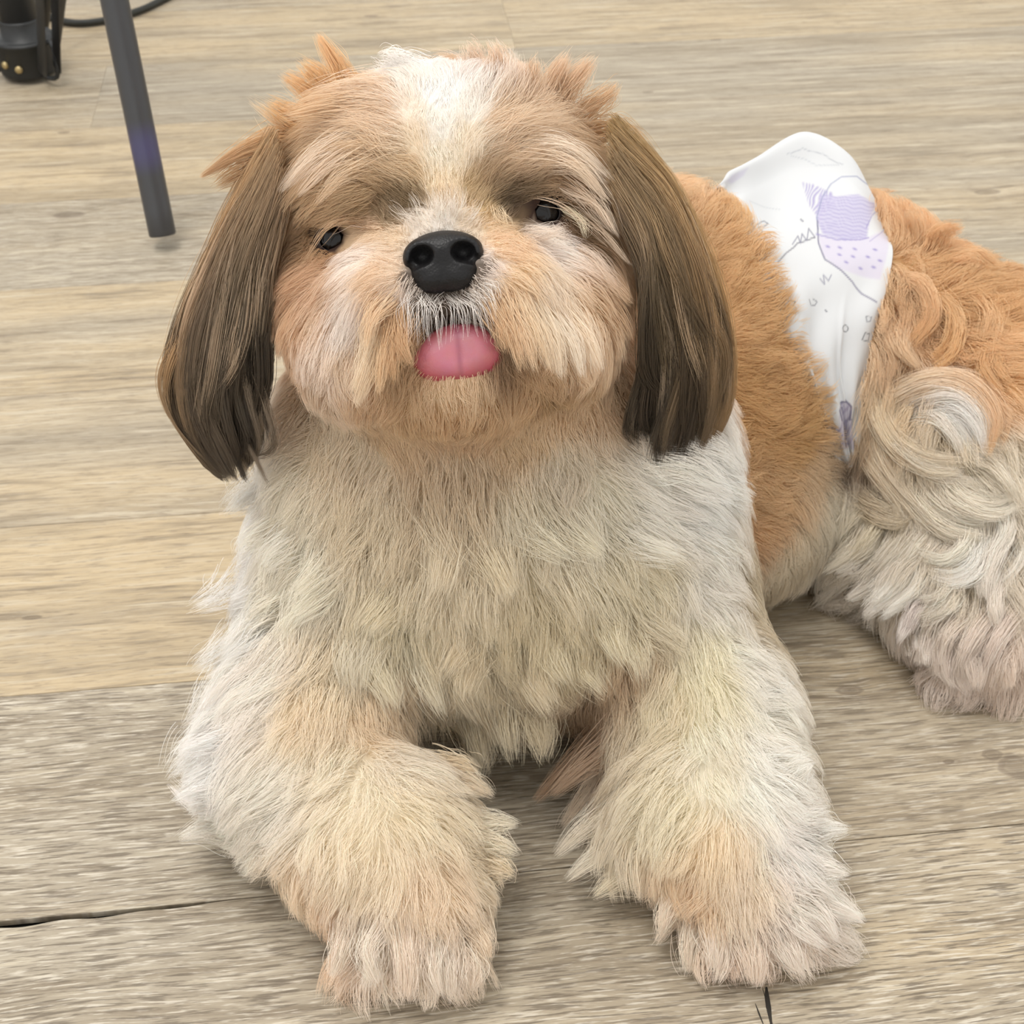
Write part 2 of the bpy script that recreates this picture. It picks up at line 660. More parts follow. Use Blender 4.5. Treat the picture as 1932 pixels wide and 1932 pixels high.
# ------------------------------------------------------------------ coat guides
# (px, py, dx, dy, length mm, lift)  : the lie of the hair where the pixel meets the body
COMB = [
 # forehead, brows
 (830,130,.05,-1,12,.25),(830,220,.0,-1,9,.2),(835,300,.0,-1,8,.2),(760,150,-.5,-.8,14,.3),(700,200,-1,-.25,28,.3),(620,170,-1,-.3,26,.5),
 (560,220,-.9,.1,28,.5),(900,150,.5,-.9,20,.35),(960,180,.35,-1,24,.4),(1040,150,.5,-1,22,.5),(1110,200,.9,-.3,28,.45),(1170,280,.7,.6,30,.3),
 (720,270,-.95,.05,28,.25),(620,280,-.9,.35,28,.3),(540,330,-.7,.8,28,.3),(960,260,.85,-.5,28,.25),(1050,270,1,.05,28,.3),(1140,360,.75,.7,28,.3),
 (770,320,-.75,-.25,18,.25),(700,350,-1,.1,20,.3),(620,380,-.95,.35,20,.3),(550,430,-.7,.7,20,.3),(510,520,-.5,.9,20,.25),
 (900,320,.5,-.8,14,.25),(980,340,.9,-.3,20,.25),(1070,350,1,.15,22,.3),(1130,430,.85,.6,22,.3),(1180,520,.5,.9,22,.25),
 # nose bridge
 (838,412,.0,-1,8,.45),(795,425,-.6,-.8,8,.4),(885,425,.6,-.8,8,.4),(750,400,-.9,-.5,9,.4),(925,400,.7,-.7,9,.4),(835,370,0,-1,9,.4),
 # cheeks
 (700,460,-.85,.25,11,.3),(740,500,-.8,.5,11,.3),(650,520,-.8,.6,16,.3),(580,540,-.8,.5,18,.35),(690,580,-.4,.95,16,.3),(610,640,-.6,.8,18,.35),
 (740,620,-.25,1,15,.3),(560,650,-.7,.6,18,.35),(520,640,-.5,.8,18,.3),(680,700,-.25,1,18,.35),(600,730,-.4,.9,18,.35),
 (950,460,.9,.2,10,.3),(1030,450,.95,.25,14,.3),(1000,530,.7,.75,18,.3),(960,590,.4,.95,16,.3),(1060,580,.6,.85,22,.3),(1120,520,.9,.45,20,.35),
 (1150,600,.75,.65,20,.35),(1090,670,.4,.95,22,.3),(1180,680,.5,.85,18,.3),(1010,660,.25,1,20,.3),(1060,730,.45,.9,16,.35),(1150,740,.5,.85,16,.3),
 # moustache and chin
 (800,575,-.45,.9,7,.35),(872,572,.45,.9,7,.35),(838,570,.0,1,6,.3),(760,590,-.5,.9,9,.35),(925,585,.5,.9,9,.35),
 (860,750,.0,1,14,.4),(790,760,-.2,1,15,.4),(940,760,.2,1,15,.4),(720,760,-.25,1,16,.4),(1010,770,.3,1,15,.4),
 (870,810,.0,1,14,.35),(740,820,-.15,1,15,.35),(1000,810,.25,1,15,.35),(640,790,-.35,.95,16,.35),(1110,770,.5,.85,15,.35),
 # neck and chest
 (870,920,.0,1,30,.35),(700,920,-.35,1,28,.35),(1040,920,.45,.9,28,.35),(560,900,-.75,.75,26,.45),(500,820,-.9,.4,22,.45),(1200,900,.85,.45,26,.4),
 (870,1030,-.02,1,32,.4),(740,1040,-.3,1,32,.4),(1000,1040,.3,1,32,.4),(600,1040,-.6,.85,30,.45),(1140,1030,.6,.8,30,.4),(480,1000,-.9,.5,24,.5),
 (1290,980,.9,.4,24,.45),(440,1150,-.85,.6,24,.5),(560,1180,-.5,.9,30,.45),(700,1170,-.25,1,32,.45),(850,1170,.0,1,32,.5),(1000,1170,.1,1,32,.5),
 (1130,1160,.3,.95,30,.45),(1260,1120,.6,.8,26,.45),(1350,1100,.9,.5,22,.45),(900,1300,.0,1,34,.45),(760,1290,-.1,1,32,.45),(1040,1280,.0,1,32,.45),
 (640,1290,-.3,.95,28,.4),(1160,1270,.1,1,26,.4),(900,1400,.0,1,30,.4),
 # viewer's left foreleg
 (430,1280,-.85,.65,24,.5),(390,1400,-.9,.5,24,.5),(400,1500,-.95,.3,24,.5),(440,1590,-.8,.7,22,.45),(520,1430,-.6,.8,26,.4),(520,1560,-.65,.75,24,.4),
 (640,1400,-.3,.8,24,.35),(640,1530,-.35,.95,24,.35),(720,1390,.5,.4,22,.4),(800,1430,.8,.35,24,.45),(870,1500,.85,.25,24,.5),(760,1520,.2,.9,24,.35),
 (780,1620,.15,1,22,.35),(900,1590,.9,-.15,24,.5),(930,1660,.9,.3,18,.5),(600,1650,-.45,.9,22,.4),(540,1700,-.6,.8,18,.4),(700,1680,-.15,1,20,.35),
 (850,1700,.3,1,18,.4),(660,1780,-.4,1,20,.4),(740,1790,-.1,1,20,.4),(820,1800,.1,1,20,.4),(900,1780,.4,1,20,.4),(620,1760,-.6,.8,16,.35),(780,1860,0,1,14,.3),
 # viewer's right foreleg
 (1280,1230,.3,.95,24,.35),(1400,1220,.85,.5,22,.45),(1250,1330,-.1,1,24,.35),(1360,1330,.3,.9,24,.35),(1450,1330,.95,.3,22,.5),(1480,1450,1,.1,22,.5),
 (1350,1450,.1,1,24,.35),(1240,1450,-.5,.85,26,.45),(1170,1350,-.35,1,30,.4),(1150,1450,-.6,.8,34,.5),(1140,1550,-.9,.45,32,.55),(1180,1620,-.85,.55,28,.5),
 (1290,1560,-.2,1,24,.35),(1400,1560,.25,.9,24,.35),(1500,1560,.95,.1,24,.45),(1560,1620,1,.0,22,.45),(1300,1660,-.25,1,20,.35),(1400,1660,.15,.95,20,.35),
 (1480,1670,.8,.5,22,.4),(1230,1720,-.6,.85,20,.4),(1300,1770,-.35,1,20,.4),(1390,1780,.0,1,20,.4),(1460,1760,.4,.9,22,.4),(1540,1730,.9,.5,24,.45),(1400,1830,.1,1,14,.3),
 # back and flank
 (1270,330,.35,-.9,22,.5),(1340,400,.5,-.8,22,.45),(1330,560,.6,-.5,20,.4),(1420,500,.8,-.5,20,.45),(1400,650,.95,-.2,18,.4),(1500,720,.9,-.2,18,.4),
 (1430,820,.95,.1,18,.4),(1540,850,.85,.1,18,.4),(1420,950,.9,.3,18,.4),(1530,950,.6,.7,20,.4),(1480,1060,.4,.9,20,.4),(1420,1100,.3,.95,20,.4),
 # hips and hind leg
 (1710,450,.2,-.8,24,.5),(1780,520,.7,-.5,24,.5),(1870,560,.9,-.2,24,.5),(1700,570,-.1,.6,26,.5),(1780,640,.5,.6,26,.5),(1880,680,.8,.4,26,.45),
 (1680,700,-.3,.9,26,.5),(1760,760,.1,.8,28,.5),(1860,790,.7,.7,28,.5),(1670,830,-.1,1,26,.5),(1760,880,.3,.9,28,.5),(1860,900,.3,.9,28,.5),
 (1640,960,-.4,.9,26,.5),(1620,1050,-.7,.75,28,.5),(1700,1050,-.5,.85,30,.5),(1800,1020,-.2,1,28,.5),(1890,1050,.1,1,28,.5),(1780,1150,-.45,.9,24,.45),
 (1860,1170,-.05,1,24,.4),(1790,1240,-.35,1,20,.4),(1870,1260,.0,1,20,.4),(1925,1230,.2,1,20,.4),
]
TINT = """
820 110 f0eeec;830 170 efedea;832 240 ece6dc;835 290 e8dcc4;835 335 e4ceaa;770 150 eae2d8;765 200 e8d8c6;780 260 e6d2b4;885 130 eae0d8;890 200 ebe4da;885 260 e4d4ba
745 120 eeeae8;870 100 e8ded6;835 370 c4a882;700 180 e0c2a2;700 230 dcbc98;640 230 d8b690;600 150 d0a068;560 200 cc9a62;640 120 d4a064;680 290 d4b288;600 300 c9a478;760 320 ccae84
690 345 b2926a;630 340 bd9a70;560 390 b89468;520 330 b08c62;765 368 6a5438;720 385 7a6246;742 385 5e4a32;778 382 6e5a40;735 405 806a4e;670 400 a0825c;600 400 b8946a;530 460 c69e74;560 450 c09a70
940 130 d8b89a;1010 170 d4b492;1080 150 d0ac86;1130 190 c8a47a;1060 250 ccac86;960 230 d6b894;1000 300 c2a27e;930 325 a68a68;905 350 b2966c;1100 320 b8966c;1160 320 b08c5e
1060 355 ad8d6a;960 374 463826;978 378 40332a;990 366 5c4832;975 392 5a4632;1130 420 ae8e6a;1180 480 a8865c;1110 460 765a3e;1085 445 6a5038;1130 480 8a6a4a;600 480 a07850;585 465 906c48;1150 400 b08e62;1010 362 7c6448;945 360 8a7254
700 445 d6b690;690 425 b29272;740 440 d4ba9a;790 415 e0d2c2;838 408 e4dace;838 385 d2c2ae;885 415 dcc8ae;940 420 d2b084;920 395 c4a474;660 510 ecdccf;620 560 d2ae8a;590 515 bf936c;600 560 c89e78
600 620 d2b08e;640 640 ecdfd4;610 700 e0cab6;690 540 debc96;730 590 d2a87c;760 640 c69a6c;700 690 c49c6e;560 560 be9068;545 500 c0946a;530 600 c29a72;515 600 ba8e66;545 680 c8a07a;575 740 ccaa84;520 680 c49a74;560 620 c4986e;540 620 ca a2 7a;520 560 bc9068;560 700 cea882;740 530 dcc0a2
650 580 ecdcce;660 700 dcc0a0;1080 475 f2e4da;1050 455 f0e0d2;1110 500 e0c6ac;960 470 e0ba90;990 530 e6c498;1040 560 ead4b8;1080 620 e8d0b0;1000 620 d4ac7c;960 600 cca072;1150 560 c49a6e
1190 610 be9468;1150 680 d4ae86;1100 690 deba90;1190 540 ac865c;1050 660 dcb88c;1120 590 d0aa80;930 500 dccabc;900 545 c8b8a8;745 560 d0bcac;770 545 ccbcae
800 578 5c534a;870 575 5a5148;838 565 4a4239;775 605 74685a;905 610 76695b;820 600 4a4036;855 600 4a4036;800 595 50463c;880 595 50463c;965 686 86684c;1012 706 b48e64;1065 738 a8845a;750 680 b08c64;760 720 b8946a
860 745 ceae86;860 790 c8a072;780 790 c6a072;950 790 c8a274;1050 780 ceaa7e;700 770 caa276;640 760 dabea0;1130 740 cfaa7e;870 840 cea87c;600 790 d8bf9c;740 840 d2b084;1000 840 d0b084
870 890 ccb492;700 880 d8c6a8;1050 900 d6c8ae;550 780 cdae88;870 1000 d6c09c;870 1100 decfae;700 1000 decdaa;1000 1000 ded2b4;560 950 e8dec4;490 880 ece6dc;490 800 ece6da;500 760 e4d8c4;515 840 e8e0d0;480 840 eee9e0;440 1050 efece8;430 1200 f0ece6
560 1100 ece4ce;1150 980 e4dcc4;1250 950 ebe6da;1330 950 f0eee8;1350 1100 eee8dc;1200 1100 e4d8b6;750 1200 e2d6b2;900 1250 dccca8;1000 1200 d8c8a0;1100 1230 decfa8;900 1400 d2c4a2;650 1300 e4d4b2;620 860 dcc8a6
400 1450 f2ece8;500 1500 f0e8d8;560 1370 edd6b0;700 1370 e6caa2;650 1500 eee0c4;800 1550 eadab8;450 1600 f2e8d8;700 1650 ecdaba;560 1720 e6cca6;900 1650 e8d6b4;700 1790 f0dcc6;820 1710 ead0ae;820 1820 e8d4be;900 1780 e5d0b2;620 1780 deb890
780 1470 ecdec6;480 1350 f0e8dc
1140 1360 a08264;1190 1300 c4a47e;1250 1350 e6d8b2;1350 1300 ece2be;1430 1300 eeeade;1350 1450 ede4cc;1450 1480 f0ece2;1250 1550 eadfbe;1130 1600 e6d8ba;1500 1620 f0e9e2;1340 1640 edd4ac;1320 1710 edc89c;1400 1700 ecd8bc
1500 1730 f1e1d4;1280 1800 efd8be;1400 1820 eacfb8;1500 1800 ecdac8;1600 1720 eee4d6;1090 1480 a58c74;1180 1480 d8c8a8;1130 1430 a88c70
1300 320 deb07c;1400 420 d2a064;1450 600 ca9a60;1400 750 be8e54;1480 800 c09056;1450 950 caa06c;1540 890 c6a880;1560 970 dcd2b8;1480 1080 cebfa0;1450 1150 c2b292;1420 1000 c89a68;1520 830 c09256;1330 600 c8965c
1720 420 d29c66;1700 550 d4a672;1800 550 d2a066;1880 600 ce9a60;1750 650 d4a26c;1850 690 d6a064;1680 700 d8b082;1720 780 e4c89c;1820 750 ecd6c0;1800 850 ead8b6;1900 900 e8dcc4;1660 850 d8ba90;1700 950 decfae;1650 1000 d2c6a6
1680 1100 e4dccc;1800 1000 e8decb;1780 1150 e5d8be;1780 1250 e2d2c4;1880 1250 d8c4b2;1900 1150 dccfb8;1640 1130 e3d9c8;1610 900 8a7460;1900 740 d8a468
"""


def parse_tints():  # coat's own colours with shading mixed in, as in the chest's darker middle
    P, C = [], []
    for tok in TINT.replace('\n', ';').split(';'):
        f = tok.split()
        if len(f) < 3: continue
        P.append((float(f[0]), float(f[1]))); C.append(lin(''.join(f[2:])))
    return np.array(P), np.array(C)


cg = np.array(COMB, float)
CP, _h = trace(cg[:, 0], cg[:, 1])
CV = cg[:, 2:3] * RGT + (-cg[:, 3:4]) * UPV
CV /= np.linalg.norm(CV, axis=1, keepdims=True)
CL, CLIFT = cg[:, 4] / 1000, cg[:, 5]
# lie of the coat on the sides no pixel sees
extra = [((-.05, .06, .16), (-.4, .6, -.4), 24, .4), ((.02, .16, .15), (-.3, .8, -.3), 22, .4), ((.10, .23, .12), (0, .9, -.3), 22, .4),
         ((.20, .26, .08), (.4, .6, -.5), 22, .4), ((.32, .2, .1), (.8, .4, -.4), 22, .4), ((-.02, .05, .30), (-.2, .9, .2), 24, .35),
         ((-.02, .06, .22), (0, .6, -.7), 26, .35), ((-.09, .03, .10), (-.5, .5, -.7), 26, .4), ((.33, .10, .08), (.7, -.1, -.7), 26, .4)]
CP = np.concatenate([CP, np.array([e[0] for e in extra])])
CV = np.concatenate([CV, np.array([np.array(e[1]) / np.linalg.norm(e[1]) for e in extra])])
CL = np.concatenate([CL, np.array([e[2] / 1000 for e in extra])]); CLIFT = np.concatenate([CLIFT, np.array([e[3] for e in extra])])
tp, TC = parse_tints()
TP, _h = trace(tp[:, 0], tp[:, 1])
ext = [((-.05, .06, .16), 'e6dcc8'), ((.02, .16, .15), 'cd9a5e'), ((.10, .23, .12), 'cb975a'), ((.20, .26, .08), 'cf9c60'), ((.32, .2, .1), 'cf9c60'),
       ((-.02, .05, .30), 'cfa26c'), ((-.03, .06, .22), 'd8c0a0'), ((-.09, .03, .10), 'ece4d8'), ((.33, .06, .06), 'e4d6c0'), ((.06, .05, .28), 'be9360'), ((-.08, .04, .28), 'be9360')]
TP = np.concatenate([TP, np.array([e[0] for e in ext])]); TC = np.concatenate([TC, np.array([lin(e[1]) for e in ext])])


def blend(P, GP, vals, power, soft):
    out = np.zeros((len(P), vals.shape[1]))
    for i in range(0, len(P), 20000):
        d2 = ((P[i:i + 20000, None, :] - GP[None]) ** 2).sum(-1)
        w = 1.0 / (d2 + soft * soft) ** power
        out[i:i + 20000] = (w @ vals) / w.sum(1, keepdims=True)
    return out


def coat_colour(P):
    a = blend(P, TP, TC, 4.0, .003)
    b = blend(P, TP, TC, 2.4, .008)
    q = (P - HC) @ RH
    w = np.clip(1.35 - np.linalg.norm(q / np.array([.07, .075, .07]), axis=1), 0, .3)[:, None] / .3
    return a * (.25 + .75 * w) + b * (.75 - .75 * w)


def body_material():
    m, nt, b = nodes_mat('dog skin')
    a = nt.nodes.new('ShaderNodeAttribute'); a.attribute_name = 'tone'
    nt.links.new(a.outputs['Color'], b.inputs['Base Color'])
    b.inputs['Roughness'].default_value = .8
    b.inputs['Specular IOR Level'].default_value = .1
    return m


def hair_material(name='hair', rough=.45, spec=.25):
    m, nt, b = nodes_mat(name)
    a = nt.nodes.new('ShaderNodeAttribute'); a.attribute_name = 'tone'
    nt.links.new(a.outputs['Color'], b.inputs['Base Color'])
    b.inputs['Roughness'].default_value = rough
    b.inputs['Specular IOR Level'].default_value = spec
    tr = nt.nodes.new('ShaderNodeBsdfTranslucent')
    nt.links.new(a.outputs['Color'], tr.inputs['Color'])
    mx = nt.nodes.new('ShaderNodeMixShader'); mx.inputs[0].default_value = .35
    nt.links.new(b.outputs[0], mx.inputs[1]); nt.links.new(tr.outputs[0], mx.inputs[2])
    nt.links.new(mx.outputs[0], nt.nodes['Material Output'].inputs['Surface'])
    return m


def hair_object(name, pts, rad, tone, mat, parent):
    """pts (n,k,3), rad (n,k), tone (n,k,3)"""
    n, k, _ = pts.shape
    c = bpy.data.hair_curves.new(name)
    c.add_curves([k] * n)
    c.attributes['position'].data.foreach_set('vector', pts.astype(np.float32).ravel())
    r = c.attributes.get('radius') or c.attributes.new('radius', 'FLOAT', 'POINT')
    r.data.foreach_set('value', rad.astype(np.float32).ravel())
    t = c.attributes.new('tone', 'FLOAT_COLOR', 'POINT')
    rgba = np.ones((n, k, 4), np.float32); rgba[..., :3] = tone
    t.data.foreach_set('color', rgba.ravel())
    c.materials.append(mat)
    o = bpy.data.objects.new(name, c)
    COL.objects.link(o)
    if parent: o.parent = parent
    return o


# ------------------------------------------------------------------ dog: body mesh and features
DOG = empty('dog', (0.0, 0.0, 0.0))
tag(DOG, 'fluffy ginger and white dog lying on the wooden floor with its tongue out', 'dog')
V, F = surface_nets(VOL, _lo, GH)
skin_mat = body_material()
body = fast_mesh('body', V, F, skin_mat, DOG)
vc = body.data.attributes.new('tone', 'FLOAT_COLOR', 'POINT')
bc = np.ones((len(V), 4), np.float32)
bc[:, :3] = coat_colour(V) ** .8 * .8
NOSE = on_head(838, 490, .061)
TONG = on_head(864, 668, .050)


def dist(P, c): return np.linalg.norm(P - c, axis=1)


for e in EYES:
    bc[dist(V, e['c']) < .0125, :3] = lin('3a2c26')
bc[dist(V, H(.004, -.038, .050)) < .012, :3] = lin('2c2120')
_q = (V - NOSE) @ RH
bc[(np.linalg.norm(_q, axis=1) < .019) & (_q[:, 1] < -.003), :3] = lin('6a5f56')
vc.data.foreach_set('color', bc.ravel())


def local_sdf_mesh(name, c, half, h, fn, mat, parent):
    n = [np.arange(-half[i], half[i] + h, h, dtype=np.float32) for i in range(3)]
    Q = np.stack(np.meshgrid(*n, indexing='ij'), -1)
    vol = fn(Q)
    v, f = surface_nets(vol, np.array([n[0][0], n[1][0], n[2][0]]), h)
    return fast_mesh(name, v @ RH.T + c, f, mat, parent)


def nose_fn(Q):
    E, C = sd_ell, sd_cone
    d = E(Q, (0, .0022, -.001), (.0150, .0085, .0115))
    d = smin(d, E(Q, (0, -.0056, -.001), (.0108, .0062, .0100)), .004)
    for s in (-1, 1):
        d = smin(d, E(Q, (.0052 * s, -.0068, .0020), (.0062, .0050, .0072)), .003)
    for s in (-1, 1):
        d = smin(d, E(Q, (.0084 * s, .0005, .0045), (.0062, .0062, .0055)), .003)
    for s in (-1, 1):
        d = smax(d, -E(Q, (.0078 * s, .0012, .0112), (.0047, .0040, .0090)), .0018)
        d = smax(d, -C(Q, (.0085 * s, -.0002, .0105), (.0150 * s, -.0040, .0030), .0024, .0014), .0016)
    d = smax(d, -C(Q, (0, .001, .0114), (0, -.0130, .0098), .0011, .0020), .0010)
    return d


def nose_material():
    m, nt, b = nodes_mat('nose leather')
    N, L = nt.nodes.new, nt.links.new
    tc = N('ShaderNodeTexCoord')
    v = N('ShaderNodeTexVoronoi'); v.inputs['Scale'].default_value = 1100
    L(tc.outputs['Object'], v.inputs['Vector'])
    bp = N('ShaderNodeBump'); bp.inputs['Strength'].default_value = .35; bp.inputs['Distance'].default_value = .0004
    L(v.outputs['Distance'], bp.inputs['Height']); L(bp.outputs[0], b.inputs['Normal'])
    b.inputs['Base Color'].default_value = (*lin('131213'), 1)
    b.inputs['Roughness'].default_value = .46
    b.inputs['Specular IOR Level'].default_value = .30
    return m


nose = local_sdf_mesh('nose', NOSE, (.018, .015, .016), .0005, nose_fn, nose_material(), DOG)
tag(nose, 'black leathery nose with two round nostrils')


def tongue_fn(Q):
    E = sd_ell
    d = E(Q, (-.0076, -.0016, 0), (.0104, .0094, .0090))
    d = smin(d, E(Q, (.0080, .0004, 0), (.0104, .0100, .0090)), .0060)
    d = smin(d, E(Q, (.0010, .0035, -.003), (.0130, .0095, .0105)), .005)
    d = smin(d, E(Q, (.0008, -.0050, -.001), (.0090, .0062, .0080)), .004)
    d = smax(d, -sd_cone(Q, (.0008, .006, .0102), (.0010, -.0095, .0096), .0012, .0012), .0020)
    return d


def tongue_material():
    m, nt, b = nodes_mat('tongue')
    N, L = nt.nodes.new, nt.links.new
    tc = N('ShaderNodeTexCoord')
    n = N('ShaderNodeTexNoise'); n.inputs['Scale'].default_value = 140; n.inputs['Detail'].default_value = 4
    L(tc.outputs['Object'], n.inputs['Vector'])
    mx = N('ShaderNodeMix'); mx.data_type = 'RGBA'
    ta = N('ShaderNodeAttribute'); ta.attribute_name = 'tone'
    mx.inputs['Factor'].default_value = .25; L(n.outputs['Color'], mx.inputs['B']); mx.blend_type = 'SOFT_LIGHT'
    L(ta.outputs['Color'], mx.inputs['A']); L(mx.outputs['Result'], b.inputs['Base Color'])
    v = N('ShaderNodeTexVoronoi'); v.inputs['Scale'].default_value = 1500
    L(tc.outputs['Object'], v.inputs['Vector'])
    bp = N('ShaderNodeBump'); bp.inputs['Strength'].default_value = .25; bp.inputs['Distance'].default_value = .0003
    L(v.outputs['Distance'], bp.inputs['Height']); L(bp.outputs[0], b.inputs['Normal'])
    b.inputs['Roughness'].default_value = .45
    b.inputs['Subsurface Weight'].default_value = .25
    b.inputs['Subsurface Radius'].default_value = (.004, .0015, .001)
    return m


tongue = local_sdf_mesh('tongue', TONG, (.021, .016, .017), .0006, tongue_fn, tongue_material(), DOG)
_tv = np.empty(len(tongue.data.vertices) * 3, np.float32)
tongue.data.vertices.foreach_get('co', _tv)
_tq = (_tv.reshape(-1, 3) - TONG) @ RH
_rim = np.clip((np.sqrt((_tq[:, 0] / .0185) ** 2 + ((_tq[:, 1] - .001) / .0115) ** 2) - .45) / .5, 0, 1)[:, None]
_mid = np.exp(-((_tq[:, 0] - .0009) / .0011) ** 2)[:, None] * .55
_tc = lin('b8747f') * (1 - _rim) + lin('a84c54') * _rim
_tc = _tc * (1 - _mid) + lin('8c4656') * _mid
_ta = tongue.data.attributes.new('tone', 'FLOAT_COLOR', 'POINT')
_t4 = np.ones((len(_tc), 4), np.float32); _t4[:, :3] = _tc
_ta.data.foreach_set('color', _t4.ravel())
tag(tongue, 'pink tongue tip poking out below the moustache')

eye_mat = plain('eye', '0c0807', .08)
eye_mat.node_tree.nodes['Principled BSDF'].inputs['Specular IOR Level'].default_value = .35
lid_mat = plain('eyelid', '2a201e', .5, noise=.2)
for e in EYES:
    n = 24
    vs, fs = [], []
    R_ = .0088
    cc = e['c'] - Zh * .0012
    for i in range(n + 1):
        th = math.pi * i / n
        for j in range(n * 2):
            ph = math.pi * j / n
            vs.append(cc + R_ * (math.sin(th) * math.cos(ph) * Xh + math.cos(th) * Yh + math.sin(th) * math.sin(ph) * Zh * (1.08 if math.sin(ph) > .9 else 1)))
    for i in range(n):
        for j in range(n * 2):
            a = i * n * 2 + j; b2 = i * n * 2 + (j + 1) % (n * 2)
            fs.append((a, a + n * 2, b2 + n * 2, b2))
    eye = mesh_obj('eye', vs, fs, eye_mat, DOG)
    # lid: a shell around the ball with an almond opening
    vs, fs, keep = [], [], {}
    s = 1 if e['px'] > 900 else -1
    R2 = R_ + .0007
    nu, nv = 48, 48
    for i in range(nu + 1):
        for j in range(nv + 1):
            # radial parametrisation from the almond edge outwards
            a = 2 * math.pi * j / nv
            ox, oy = math.cos(a) * e['rx'] * 1.02, math.sin(a) * e['ry'] * 1.0
            ca, sa = math.cos(-.30 * s), math.sin(-.30 * s)
            ox, oy = ox * ca - oy * sa, ox * sa + oy * ca
            f = 1 + 1.0 * i / nu
            x, y = ox * f, oy * f
            rr = min(math.hypot(x, y), R2 * .995)
            if math.hypot(x, y) > rr: x *= rr / math.hypot(x, y); y *= rr / math.hypot(x, y)
            z = math.sqrt(max(R2 * R2 - x * x - y * y, 0))
            if i == 0: z -= .0006
            vs.append(cc + Xh * x + Yh * y + Zh * z)
    for i in range(nu):
        for j in range(nv):
            a = i * (nv + 1) + j
            fs.append((a, a + 1, a + nv + 2, a + nv + 1))
    mesh_obj('eyelid', vs, fs, lid_mat, eye)

# ------------------------------------------------------------------ diaper
def spline_np(P, n):
    return spline(np.array([tuple(p) for p in P]), n)


def spline(P, n):
    """Catmull-Rom through the rows of P (m,3) at n parameters"""
    P = np.asarray(P, float)
    m = len(P)
    Q = np.vstack([2 * P[0] - P[1], P, 2 * P[-1] - P[-2]])
    u = np.linspace(0, m - 1 - 1e-6, n)
    i = u.astype(int); f = (u - i)[:, None]
    a, b, c, d = Q[i], Q[i + 1], Q[i + 2], Q[i + 3]
    return .5 * (2 * b + (c - a) * f + (2 * a - 5 * b + 4 * c - d) * f ** 2 + (3 * b - a - 3 * c + d) * f ** 3)


_rows = [
 [(1352, 340), (1430, 297), (1518, 246), (1600, 292), (1644, 368)],
 [(1372, 385), (1440, 350), (1522, 315), (1604, 345), (1658, 405)],
 [(1402, 440), (1465, 420), (1540, 405), (1620, 420), (1680, 452)],
 [(1430, 510), (1490, 500), (1555, 490), (1625, 495), (1682, 500)],
 [(1462, 590), (1512, 585), (1560, 580), (1612, 585), (1660, 580)],
 [(1500, 672), (1538, 670), (1570, 668), (1605, 670), (1644, 670)],
 [(1545, 752), (1567, 755), (1588, 758), (1608, 762), (1628, 762)],
 [(1566, 820), (1582, 825), (1598, 828), (1608, 834), (1616, 838)],
 [(1574, 868), (1590, 872), (1602, 874), (1607, 878), (1611, 882)]]
_off = [.004, .012, .013, .013, .012, .010, .008, .006, .004]
_edge = [.60, .95, 1.0, 1.0, .75]
DG = np.zeros((11, 5, 3))
for i, rw in enumerate(_rows):
    a = np.array(rw, float)
    P0, hit = trace(a[:, 0], a[:, 1])
    _, _, dd = project(P0)
    dd = dd - np.array(_edge) * _off[i] / 1.0
    DG[i + 2] = at_depth(a[:, 0], a[:, 1], dd)
print('diaper crest', DG[2])
print('diaper mid', DG[5])
# smooth the depths along the rows so the cloth does not follow every dip
for _ in range(2):
    _, _, D_ = project(DG[2:].reshape(-1, 3)); D_ = D_.reshape(9, 5)
    S_ = D_.copy(); S_[1:-1] = .25 * D_[:-2] + .5 * D_[1:-1] + .25 * D_[2:]
    S_ = np.minimum(S_, D_ + .002)
    for i in range(9):
        a = np.array(_rows[i], float)
        DG[i + 2] = at_depth(a[:, 0], a[:, 1], S_[i])
for j in range(5):
    DG[1, j] = DG[2, j] + np.array((.004, .034, -.040))
    DG[0, j] = DG[2, j] + np.array((.006, .045, -.115))
NU, NV = 200, 340
_a = np.array([spline(DG[i], NU) for i in range(11)])                       # (11, NU, 3)
DS = np.array([spline(_a[:, j], NV) for j in range(NU)])                    # (NU, NV, 3)
_du = np.gradient(DS, axis=0); _dv = np.gradient(DS, axis=1)
DN = np.cross(_du, _dv); DN /= np.linalg.norm(DN, axis=2, keepdims=True) + 1e-12
if (DN[:, NV // 2] @ FWD).mean() > 0: DN = -DN
_u = np.linspace(0, 1, NU)[:, None]; _v = np.linspace(0, 1, NV)[None]
DPX, DPY, _ = project(DS)                                                    # where the print sits on the cloth
wr = .0011 * np.sin(_u * 17 + 2.5 * np.sin(_v * 9)) * np.clip((_v - .45) * 3, .1, 1) + .0007 * np.sin(_v * 60 + 3 * np.sin(_u * 7)) * np.exp(-((_u - .02) / .12) ** 2)
wr += .0007 * np.sin(_u * 9 + _v * 31) * np.sin(_v * 13) - .0030 * np.exp(-(_u / .04) ** 2) * 1.0
wr += .0016 * np.exp(-((_u - .55 - .15 * np.sin(_v * 4)) / .03) ** 2) * np.clip((_v - .55) * 4, 0, 1)
DS2 = DS + DN * (1.6 * wr)[..., None]


def crop(pts): return [(1200 + x * .379, 200 + y * .379) for x, y in pts]


def seg_dist(X, Y, pts, closed=False):
    d = np.full(X.shape, 1e9)
    q = pts + [pts[0]] if closed else pts
    for (x0, y0), (x1, y1) in zip(q[:-1], q[1:]):
        vx, vy = x1 - x0, y1 - y0
        t = np.clip(((X - x0) * vx + (Y - y0) * vy) / (vx * vx + vy * vy + 1e-9), 0, 1)
        d = np.minimum(d, np.hypot(X - x0 - t * vx, Y - y0 - t * vy))
    return d


